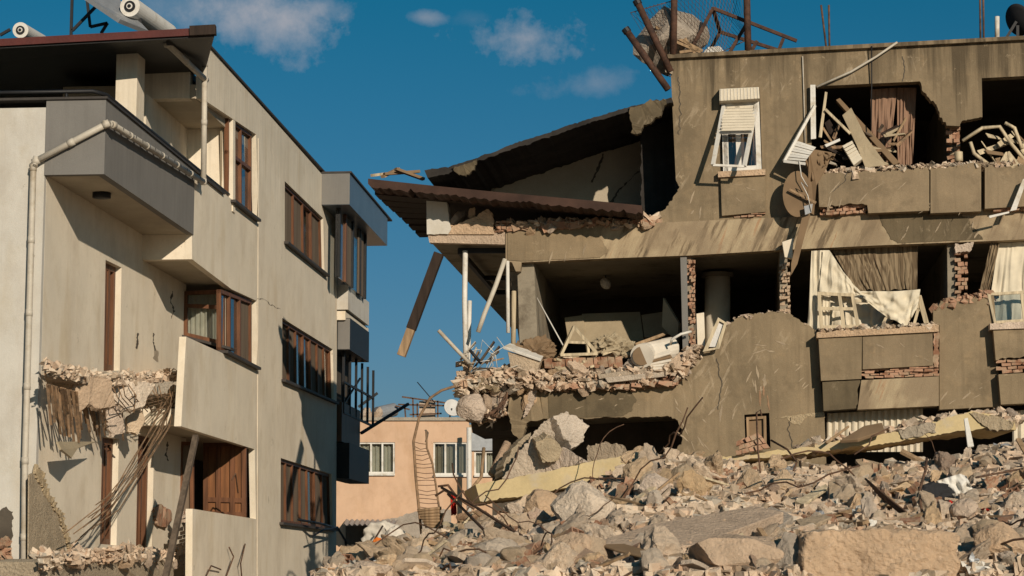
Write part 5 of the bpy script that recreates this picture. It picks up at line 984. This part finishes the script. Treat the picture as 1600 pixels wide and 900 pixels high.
def put(name, me, x, y, s, lift, label, cat, group, tilt=.6, yaw=None, align=True):
    o = bpy.data.objects.new(name, me); col.objects.link(o); o.location = (x, y, hz(x, y) + lift); o.scale = s if isinstance(s, tuple) else (s, s, s)
    q = nrm(x, y).to_track_quat('Z', 'Y').to_matrix() if align else Matrix.Identity(3)
    q = q @ Matrix.Rotation(rnd.gauss(0, tilt), 3, 'X') @ Matrix.Rotation(rnd.gauss(0, tilt), 3, 'Y') @ Matrix.Rotation(rnd.uniform(0, 6.28) if yaw is None else yaw, 3, 'Z'); o.rotation_euler = q.to_euler()
    return tag(o, label, cat, group)
def xy(px, py):
    """where the pixel's ray meets the heap"""
    d = ray(px, py); y = 18.0
    while y < 40:
        p = CAM + d * (y / d.y)
        if p.z < hz(p.x, y): return p.x, y
        y += .1
    return (CAM + d * (YR / d.y)).x, YR
KEEP = [[(925, 850), (1020, 816), (1180, 786), (1230, 798), (1090, 852), (1000, 866)], [(938, 848), (975, 846), (1046, 868), (1032, 880), (960, 862)], [(1240, 784), (1292, 750), (1350, 728), (1342, 752), (1312, 790), (1254, 794)], [(1150, 822), (1205, 788), (1306, 798), (1300, 812), (1200, 842)], [(1240, 838), (1480, 838), (1480, 905), (1240, 905)]]
def spot():
    while True:
        px = rnd.uniform(515, 1625); yt = ytop(px); py = rnd.uniform(yt - 1, 902); x, y = xy(px, py)
        if any(inside((px, py + 6), q) for q in KEEP): continue
        if y < 36: return px, py, x, y
# loose fine rubble: one uncountable mass
m = MB()
for i in range(22000):
    px, py = rnd.uniform(500, 1640), 0; py = rnd.uniform(ytop(px) - 2, 906)
    if rnd.random() < .8 and any(inside((px, py), q) for q in KEEP[:4]): continue
    d = ray(px, py); x, y = xy(px, py); s = .016 + .075 * rnd.random() ** 2.6
    R3 = Matrix.Rotation(rnd.uniform(0, 6), 3, 'Z') @ Matrix.Rotation(rnd.uniform(0, 6), 3, 'X'); c = V((x, y, hz(x, y) + s * .5))
    st = rnd.choice((1, 1, 1, 1.6, 2.4)); p = [c + R3 @ V((a * s * st * rnd.uniform(.5, 1.2), b * s * rnd.uniform(.5, 1.2), e * s / st * rnd.uniform(.3, .9))) for e in (-1, 1) for a, b in ((-1, -1), (1, -1), (1, 1), (-1, 1))]
    m.add(p, [(3, 2, 1, 0), (4, 5, 6, 7), (0, 1, 5, 4), (1, 2, 6, 5), (2, 3, 7, 6), (3, 0, 4, 7)])
o = m.build('fine_rubble', M['rubble']); o['kind'] = 'stuff'; o['label'] = 'fine crumbled concrete and brick covering the heap'
# countable pieces
for i in range(290):
    px, py, x, y = spot(); s = .08 + .22 * rnd.random() ** 1.9
    put('concrete_chunk', CH[i % 14], x, y, s, s * .5, 'broken concrete chunk lying loose in the rubble heap', 'concrete chunk', 'loose concrete chunks in the rubble heap', 1.0)
PLM = []
for i in range(8):
    me = rockmesh('plaster_lump', 700 + i, 12, 3, (1, rnd.uniform(.6, 1), rnd.uniform(.5, .9)), .1, .5); me.materials.append(M['palechunk']); PLM.append(me)
for i in range(230):
    px, py, x, y = spot(); s = .06 + .13 * rnd.random() ** 2
    put('plaster_lump', PLM[i % 8], x, y, s, s * .6, 'pale rounded plaster lump lying in the rubble heap', 'plaster lump', 'pale plaster lumps in the rubble heap', 1.0)
for i in range(110):
    px, py, x, y = spot(); s = .13 + .22 * rnd.random() ** 1.5
    put('slab_fragment', SL[i % 6], x, y, (s, s, s), .08, 'flat broken slab fragment tilted in the rubble heap', 'slab fragment', 'flat slab fragments in the rubble heap', .35)
for i in range(110):
    px, py, x, y = spot()
    put('brick_fragment', BR[i % 6], x, y, rnd.uniform(.6, 1.05), .07, 'broken hollow red brick lying in the rubble heap', 'brick', 'broken bricks in the rubble heap', .8)
PL = []
for i in range(4):
    L, W_, T = rnd.uniform(.6, 1.3), rnd.uniform(.05, .13), rnd.uniform(.02, .05); me = MB().box((0, 0, 0), (L, W_, T)); d_ = bpy.data.meshes.new('broken_plank'); d_.from_pydata(me.v, [], me.f); d_.materials.append(M['oldwood'] if i else M['palewood']); PL.append(d_)
for i in range(80):
    px, py, x, y = spot()
    if i < 34: px = rnd.uniform(620, 860); x, y = xy(px, rnd.uniform(ytop(px) + 4, 880))
    put('broken_plank', PL[i % 4], x, y, rnd.uniform(.6, 1.1), .1, 'splintered wooden plank lying in the rubble heap', 'plank', 'splintered planks in the rubble heap', .25)
SH = []
for i, mt in enumerate(('white', 'brick', 'white', 'bluegrey', 'red', 'card', 'steel', 'blackcloth')):
    m = MB(); n_ = 6; r = random.Random(i + 40); vs = [V((i_ / n_ - .5, j_ / 4 - .35, .09 * r.gauss(0, 1))) for j_ in range(4) for i_ in range(n_ + 1)]; m.add(vs, [(j_ * 7 + i_, j_ * 7 + i_ + 1, j_ * 7 + i_ + 8, j_ * 7 + i_ + 7) for j_ in range(3) for i_ in range(n_)])
    d_ = bpy.data.meshes.new('crumpled_scrap'); d_.from_pydata(m.v, [], m.f); d_.materials.append(M[mt]); SH.append((d_, ('white', 'reddish', 'white', 'blue grey', 'bright red', 'tan', 'grey metal', 'black')[i]))
for i in range(64):
    px, py, x, y = spot(); d_, cn = SH[(i * 3) % 8 if i % 9 else 1]
    put('crumpled_scrap', d_, x, y, rnd.uniform(.12, .34) if cn != 'bright red' else .15, .09, 'small crumpled %s scrap lying in the rubble heap' % cn, 'scrap', '%s scraps in the rubble heap' % cn, .7)
RB = []
for i in range(6):
    r = random.Random(i); p = V((0, 0, 0)); d = V((1, 0, .3)); pts = [p.copy()]
    for k in range(9): d = (d + V((r.gauss(0, .25), r.gauss(0, .25), r.gauss(-.05, .3)))).normalized(); p = p + d * .16; pts.append(p.copy())
    me = MB().tube(pts,   .009, 5); d_ = bpy.data.meshes.new('bent_rebar'); d_.from_pydata(me.v, [], me.f); d_.materials.append(M['rebar']); RB.append(d_)
for i in range(80):
    px, py, x, y = spot(); put('bent_rebar', RB[i % 6], x, y, rnd.uniform(.6, 1.5), .06, 'bent rusty reinforcing bar sticking out of the rubble heap', 'rebar', 'bent bars in the rubble heap', .35)
# --- singled out pieces
def boulder(px, py, wpx, hpx, label, seed, mat='tan', name='concrete_boulder', rough=.07, cuts=13, cat='boulder', yy=None, dep=.8, rot=(0, 0, 0)):
    if yy: c = atY(px, py, yy)
    else: x, y = xy(px, py + hpx * .42); c = atY(px, py, y - .1)
    k = c.y / F; me = rockmesh(name, seed, cuts + 6, 5, (wpx / 2 * k, wpx / 2 * k * dep, hpx / 2 * k), 0, .6); 
    off = V((seed, 0, 0))
    for v in me.vertices: q = v.co / (wpx / 2 * k); v.co += q.normalized() * (wpx / 2 * k) * rough * (noise.noise(q * 2 + off) + .6 * noise.noise(q * 5 + off) + .35 * noise.noise(q * 12 + off) + .25 * noise.noise(q * 26 + off))
    me.materials.append(M[mat]); o = bpy.data.objects.new(name, me); col.objects.link(o); o.location = c; o.rotation_euler = rot
    return tag(o, label, cat)
boulder(908, 792, 84, 76, 'largest pale round concrete lump in the middle of the heap', 401, 'palechunk', rot=(0, .2, 0)); boulder(844, 797, 56, 52, 'round concrete lump left of the largest one', 402, 'tan'); 
def block(px, py, wpx, hpx, Y, dep, label, mat, seed, rot=0.0):
    k = Y / F; bm = bmesh.new(); bmesh.ops.create_cube(bm, size=1); bmesh.ops.subdivide_edges(bm, edges=bm.edges, cuts=44, use_grid_fill=True); dims = V((wpx * k, dep, hpx * k)); off = V((seed, 0, 0))
    for v in bm.verts:
        c = v.co * 2; r_ = max(0, abs(c.x) ** 8 + abs(c.y) ** 8 + abs(c.z) ** 8 - 1) * .035; c *= 1 - r_ * (1 + .8 * noise.noise(c * 3 + off)); q = V((c.x * dims.x, c.y * dims.y, c.z * dims.z)) / 2
        d = .11 * noise.noise(q * 1.3 + off) + .04 * noise.noise(q * 5 + off) + .03 * noise.noise(q * 14 + off) + .012 * noise.noise(q * 40 + off); q += V((c.x, c.y, c.z)).normalized() * d
        if c.z > -.2: q.z += .09 * noise.noise(V((q.x * 1.2, q.y, seed)))
        v.co = q
    me = bpy.data.meshes.new('concrete_block'); bm.to_mesh(me); bm.free(); me.materials.append(M[mat]); o = bpy.data.objects.new('concrete_block', me); col.objects.link(o); o.location = atY(px, py, Y); o.rotation_euler = (-.12, .03, rot); return tag(o, label, 'boulder')
block(1358, 905, 246, 126, 22.9, 1.3, 'huge tan flat topped concrete block lowest at the front of the heap', 'tan', 5, .08)
wd = [atY(782, 745, 34.3), atY(846, 668, 35.3), atY(866, 655, 35.7), atY(868, 700, 35.2), atY(905, 722, 34.5), atY(860, 735, 34.2)]
_c = sum(wd, V((0, 0, 0))) / 6; _n = (wd[1] - wd[0]).cross(wd[4] - wd[0]).normalized(); _pl = Plane(_c, _n if _n.y < 0 else -_n)
tag(prism('concrete_wedge', J([(780, 745), (812, 705), (846, 668), (864, 657), (868, 700), (884, 712), (905, 722), (860, 736), (780, 745)], 6, 2.5), _pl, .35, M['greychunk'], None, jit=.02), 'large slanting concrete wedge propped on the yellow edged slab at the left', 'concrete slab')
plate('concrete_plate', [(862, 650), (880, 644), (905, 655), (919, 668), (912, 690), (898, 702), (880, 678)], 34.9, (.5, .4), .3, 'palechunk', 'pale jagged concrete piece leaning against the dark opening', 'concrete slab')
plate('concrete_plate', [(918, 697), (950, 690), (978, 697), (972, 716), (916, 722)], 34.9, (-.3, .5), .35, 'greychunk', 'flat grey concrete piece lying right of the leaning wedge', 'concrete slab')
plate('concrete_plate', [(858, 714), (884, 700), (914, 720), (882, 730), (850, 738)], 34.7, (-.6, .3), .3, 'tan', 'grey broken concrete lying on the yellow edged slab', 'concrete slab')
plate('concrete_plate', [(790, 718), (808, 690), (826, 676), (822, 712), (800, 742), (786, 744)], 35.5, (.5, .2), .3, 'raw', 'dark concrete shard behind the left yellow edged slab', 'concrete slab')
plate('concrete_plate', [(838, 690), (856, 680), (880, 700), (870, 720), (846, 722)], 34.6, (.2, -.3), .3, 'raw', 'dark faced concrete piece in front of the leaning wedge', 'concrete slab')
boulder(740, 640, 44, 40, 'concrete lump hanging under the torn balcony corner', 409, 'tan', yy=38.3)
boulder(1150, 868, 150, 60, 'tan broken block at the front left of the huge flat block', 410, 'tan', cuts=8, yy=22.8, rough=.04); boulder(895, 862, 60, 60, 'pale upright concrete piece at the front of the heap', 411, 'tan', cuts=10, rot=(0, .3, 0)); boulder(1235, 870, 60, 70, 'dark sided concrete piece beside the huge flat block', 412, 'greychunk', cuts=10, yy=22.6, rot=(0, .4, 0))
boulder(545, 876, 46, 30, 'pale rounded lump at the lower left end of the heap', 413, 'tan'); boulder(640, 866, 44, 34, 'pale lump in front of the white sack', 414, 'tan'); boulder(575, 890, 60, 28, 'tan lump lowest at the left end of the heap', 415, 'tan'); boulder(780, 862, 66, 36, 'speckled grey lump at the lower middle of the heap', 416, 'greychunk'); boulder(1020, 765, 50, 40, 'pale square lump right of the largest round lump', 417, 'tan', cuts=7); boulder(1075, 745, 46, 36, 'grey angular lump in the upper middle of the heap', 418, 'greychunk'); boulder(1565, 855, 80, 60, 'tan block at the lower right corner of the heap', 419, 'tan', cuts=8); boulder(1510, 800, 40, 34, 'pale block at the right of the heap beside the bent bars', 420, 'tan')
def fslab(name, label, cat, pts, th, mat, edge=None):
    """flat slab from pixel + depth corners"""
    P_ = [atY(*p) for p in pts]
    if pts[0][2] < 31:
        c = sum(P_, V((0, 0, 0))) / len(P_); P_ = []
        yb = xy(*max(pts, key=lambda p: p[1])[:2])[1] - .6; ym = max(p[1] for p in pts); P_ = [atY(p[0], p[1], yb + (ym - p[1]) * .022) for p in pts]
    o = tag(slab3(P_, th).build(name, M[mat], None, bev=.01), label, cat); return o
def edged(name, label, top_px, bot_px, Y0, Y1, depth):
    """slab seen edge on: front face from a pixel outline, top and underside running back"""
    pl = Plane(atY(*top_px[0], Y0), (0, 0, 0)) if False else None
    a, b = atY(*top_px[0], Y0), atY(*top_px[-1], Y1); n_ = (b - a).cross(V((0, 0, 1))).normalized(); pl = Plane(a, n_ if n_.y < 0 else -n_)
    return tag(prism(name, top_px + bot_px[::-1], pl, depth, M['yellow'], None), label, 'slab'), pl
e1o, pA = edged('yellow_slab', 'long slab with a yellow painted edge tilted at the left of the heap', J([(743, 757), (800, 747), (870, 733), (977, 711)], 9, 1.5), J([(750, 783), (800, 778), (850, 768), (907, 758), (977, 734)], 9, 2), 34.0, 34.2, 3.0)
e2o, pB = edged('yellow_slab', 'longest yellow edged slab resting along the top of the heap at the right', J([(1120, 714), (1247, 700), (1410, 673), (1463, 658), (1517, 643), (1585, 659)], 9, 2), J([(1120, 720), (1247, 710), (1410, 689), (1460, 680), (1547, 668), (1588, 672)], 9, 2), 34.6, 34.4, 2.4)
prism('broken_top', J([(1405, 672), (1440, 662), (1462, 660), (1460, 676), (1410, 686), (1405, 672)], 5, 2), pB, .3, M['raw'], e2o, off=.03, jit=.02)
prism('broken_end', J([(1515, 645), (1560, 650), (1585, 660), (1582, 672), (1548, 672), (1530, 660)], 5, 2), pB, .3, M['raw'], e2o, off=.03, jit=.02)
fslab('white_post', 'short white metal post standing in front of the long yellow slab', 'post', [(1506, 654, 33.8), (1512, 652, 33.8), (1522, 697, 33.6), (1512, 699, 33.6)], .05, 'white')
fslab('pale_slab', 'broad pale pink slab sloping in the middle front of the heap', 'slab', [(925, 848, 25.5), (1020, 818, 27.2), (1180, 790, 28.5), (1225, 800, 28.3), (1090, 850, 25.6), (1000, 862, 25.2)], .14, 'tan')
fslab('wood_board', 'brown board lying in front of the broad pale slab', 'board', [(938, 850, 25.0), (975, 849, 25.1), (1042, 868, 24.6), (1032, 876, 24.5), (960, 858, 24.7)], .03, 'hang')
fslab('grey_slab', 'grey flat slab with a light edge in the right middle of the heap', 'slab', [(1294, 752, 29.5), (1345, 732, 30.3), (1338, 745, 29.8), (1312, 785, 28.6), (1296, 778, 28.8)], .1, 'greychunk')
fslab('pale_board', 'cream board tilted left of the grey flat slab', 'board', [(1242, 782, 28.8), (1291, 755, 29.4), (1293, 762, 29.2), (1256, 788, 28.5)], .05, 'palewood')
fslab('grey_slab', 'grey slab lying low at the left of the huge flat block', 'slab', [(1155, 820, 26.6), (1205, 790, 28), (1240, 806, 27.4), (1200, 838, 26)], .1, 'greychunk')
fslab('grey_slab', 'grey slab with a pale edge above the huge flat block', 'slab', [(1243, 812, 27), (1300, 800, 27.4), (1304, 806, 27.1), (1256, 826, 26.4)], .08, 'greychunk')
fslab('tan_slab', 'tan thin slab with a dark underside above the huge flat block', 'slab', [(1338, 832, 25.6), (1396, 818, 26), (1400, 828, 25.5), (1370, 840, 25.2)], .05, 'tan')
sheet = cloth('crumpled_sheet', [(1462, 752), (1500, 740), (1510, 744)], [(1478, 764), (1494, 782), (1526, 776)], lambda x, y, o: atY(x, y, 28.8 - o), 0, 2, .06, M['white'], None, 20, 8); tag(sheet, 'torn white metal sheet crumpled at the right of the heap', 'sheet')
me = rockmesh('black_sack', 77, 3, 3, (1, .6, .55), .2); me.materials.append(M['blackcloth']); o = bpy.data.objects.new('black_sack', me); col.objects.link(o); o.location = atY(1462, 770, 28.7); o.scale = (.2,) * 3; tag(o, 'crumpled black sack beside the torn white sheet', 'sack')
tag(bricks('tile_stack', (1150, 690), (1185, 676), (1205, 700), (1150, 712), 3, 5, lambda x, y, o: atY(x, y, 34.4 - o), 0, None, M['brick'], .2, 0, .05), 'stack of red hollow tiles lying before the boarded window', 'tile stack')
fslab('torn_board', 'dark curled board lying on the long yellow slab', 'board', [(1312, 688, 34.2), (1350, 665, 34.4), (1378, 660, 34.4), (1382, 672, 34.2), (1340, 686, 34.1)], .06, 'hang')
fslab('broken_plank', 'pale plank leaning before the white roller shutter', 'plank', [(1290, 690, 34.3), (1326, 664, 34.6), (1328, 667, 34.6), (1294, 693, 34.3)], .05, 'oldwood')
for i in range(24):
    x = rnd.choice([rnd.uniform(1245, 1300), rnd.uniform(1440, 1585)]); y = 706 - (x - 1245) * .16 if x < 1400 else 660 - (x - 1440) * .08
    o = rockpart('dark_debris', SM_ROCK[i % 6], atY(x, y, 34.8), rnd.uniform(.08, .18), None, M['tan']); tag(o, 'small broken lump lying on top of the long yellow slab', 'lump', 'lumps on the long yellow slab')
# big bent bars
def bars(label, pts, r=.016, Yj=0): return rod('bent_rebar', label, 'rebar', [atY(*p) for p in pts], r, 'rebar', 6)
bars('long bent bar running from the torn slab down into the heap at the left', [(690, 762, 31), (740, 790, 29.5), (790, 822, 28), (850, 858, 26.5)], .02); bars('second long bar crossing the heap at the left', [(700, 772, 31), (760, 832, 28.5), (795, 868, 27)], .02)
bars('long dark bar arching over the front middle of the heap', [(812, 880, 24.5), (858, 846, 24.5), (900, 841, 24.6), (940, 846, 24.8), (950, 870, 24.6)], .02); bars('thin bar slanting across the big round lump', [(934, 760, 28.5), (930, 790, 28.2), (918, 822, 27.8)], .012)
bars('tall hooked bar standing before the boarded window', [(1188, 738, 31), (1184, 700, 31.5), (1182, 645, 32), (1188, 640, 32), (1190, 650, 32)], .014); bars('curved bar looping over the long yellow slab', [(1205, 688, 33), (1230, 702, 32.5), (1245, 722, 32), (1240, 735, 31.5)], .016); bars('thin wire loop before the long yellow slab', [(1335, 710, 32.5), (1358, 695, 32.6), (1362, 682, 33), (1390, 668, 33)], .012)
bars('upright bar standing in the right middle of the heap', [(1441, 802, 27), (1436, 770, 27.4), (1446, 735, 28), (1448, 716, 28.2)], .018)
for i in range(6): bars('bundle of bars bent over in the right middle of the heap', [(1352 + i * 4, 748 + i * 5, 28), (1390 + i * 3, 780 + i * 4, 27.5), (1416 + i * 3, 800 + i * 4, 27.2), (1416 + i * 2, 824 + i, 27)], .014)['group'] = 'bent bar bundle in the heap'
for i in range(4): bars('straight bar of a bundle lying towards the huge flat block', [(1420 + i * 6, 828 - i * 2, 26.5), (1482 - i * 4, 784 + i * 6, 27.2)], .02)['group'] = 'straight bar bundle in the heap'
bars('pale round bar slanting right of the bar bundle', [(1474, 794, 27.2), (1520, 826, 26.2)], .022); bars('long thin bar lying along the right edge of the heap', [(1525, 746, 29), (1600, 732, 29.5)], .016)
for i in range(6): bars('looped bar end among the bars at the lower right', [(1530 + i * 11, 880, 24.5), (1526 + i * 11, 858, 24.6), (1540 + i * 9, 848, 24.8), (1548 + i * 10, 872, 24.5)], .018)['group'] = 'looped bars at the lower right'
bars('low arching bar at the very front of the heap', [(830, 898, 23.5), (870, 888, 23.6), (925, 880, 23.8), (950, 886, 23.6)], .018)
# ladder like rebar cage standing behind
cg = thing('rebar_cage', 'tall bent rebar cage arching up before the peach house', 'rebar cage', atY(665, 830, 37)); Yc = 37
La = [(712, 603), (690, 610), (672, 622), (655, 652), (646, 690), (650, 750), (655, 800), (659, 838)]; Lb = [(666, 673), (667, 700), (676, 725), (682, 765), (687, 800), (691, 822)]
MB().tube([atY(x, y, Yc) for x, y in La], .024, 8).build('cage_bar', M['litrod'], cg, True); MB().tube([atY(x, y, Yc + .1) for x, y in Lb], .018, 8).build('cage_bar', M['litrod'], cg, True)  # lighter copy of the rebar steel, sunlight put into its colour
def lerpy(L, y):
    for (a, b), (c, d) in zip(L[:-1], L[1:]):
        if b <= y <= d: return a + (c - a) * (y - b) / (d - b)
    return L[-1][0]
for k in range(20): y = 690 + k * 6.8; y2 = min(822, y + rnd.uniform(-3, 5)); MB().tube([atY(lerpy(La, y), y, Yc), atY((lerpy(La, y) + lerpy(Lb, y2)) / 2, (y + y2) / 2 + rnd.uniform(-1, 4), Yc), atY(lerpy(Lb, y2), y2, Yc + .1)], .006, 5).build('cage_tie', M['rebar'], cg, True)
for k in range(7): rod('thin_rod', 'thin pale rod lying at the foot of the rebar cage', 'rod', [atY(652 + k * 2, 798 + k * 4, 36.5), atY(690 + rnd.uniform(-4, 4), 794 + k * 5, 36.5)], .03, 'oldwood', 5, 'rods at the foot of the rebar cage')
# red cloth, sack, bag
tag(cloth('red_cloth', [(703, 768), (712, 772)], [(705, 806), (714, 804)], lambda x, y, o: atY(x, y, 36 - o), 0, 2, .06, M['red'], None, 16, 10), 'bright red cloth hanging beside the left yellow slab', 'cloth')
bars('pair of curled bars above the red cloth, upper', [(684, 760, 35), (700, 758, 35), (715, 778, 34.6), (740, 795, 34)], .02); bars('pair of curled bars above the red cloth, lower', [(680, 775, 35), (694, 766, 35), (706, 772, 34.8)], .02)
def bag(px, py, wpx, hpx, Y, seed, mat, name, label):
    k = Y / F; me = rockmesh(name, seed, 3, 4, (1, .7, hpx / wpx), .12); me.materials.append(M[mat]); o = bpy.data.objects.new(name, me); col.objects.link(o); o.location = atY(px, py, Y); o.scale = (wpx / 2 * k,) * 3
    for p in me.polygons: p.use_smooth = True
    return tag(o, label, 'sack')
bag(602, 838, 58, 38, 32.5, 501, 'sack', 'white_sack', 'bulging white sack lying at the left end of the heap'); bag(619, 848, 28, 42, 32.3, 502, 'sack', 'white_sack', 'sagging fold of white sacking beside the bulging sack'); bag(590, 858, 17, 28, 31.5, 503, 'orange', 'orange_bag', 'crumpled orange bag below the bulging white sack'); bag(518, 884, 22, 20, 30, 504, 'sack', 'white_sack', 'small white bundle at the far left end of the heap')
rod('thin_rod', 'dark rod leaning up to the left of the white sack', 'rod', [atY(560, 885, 31), atY(598, 822, 32)], .015, 'rebar', 5)
rod('metal_post', 'pale tube leaning before the shaded window', 'post', [atY(768, 742, 36.5), atY(793, 692, 36.8)], .07, 'tan'); rod('thin_rod', 'pale splintered rod upright beside the leaning tube', 'rod', [atY(736, 765, 36), atY(752, 745, 36.2), atY(756, 700, 36.5)], .03, 'oldwood')

crumbs('slab_crumbs', [(1250, 702), (1410, 674), (1460, 660), (1560, 650), (1600, 662)], 260, lambda x, y, o: atY(x, y, 35.2 - o), 0, .6, 7, 'rubble', e2o, .02, .1)
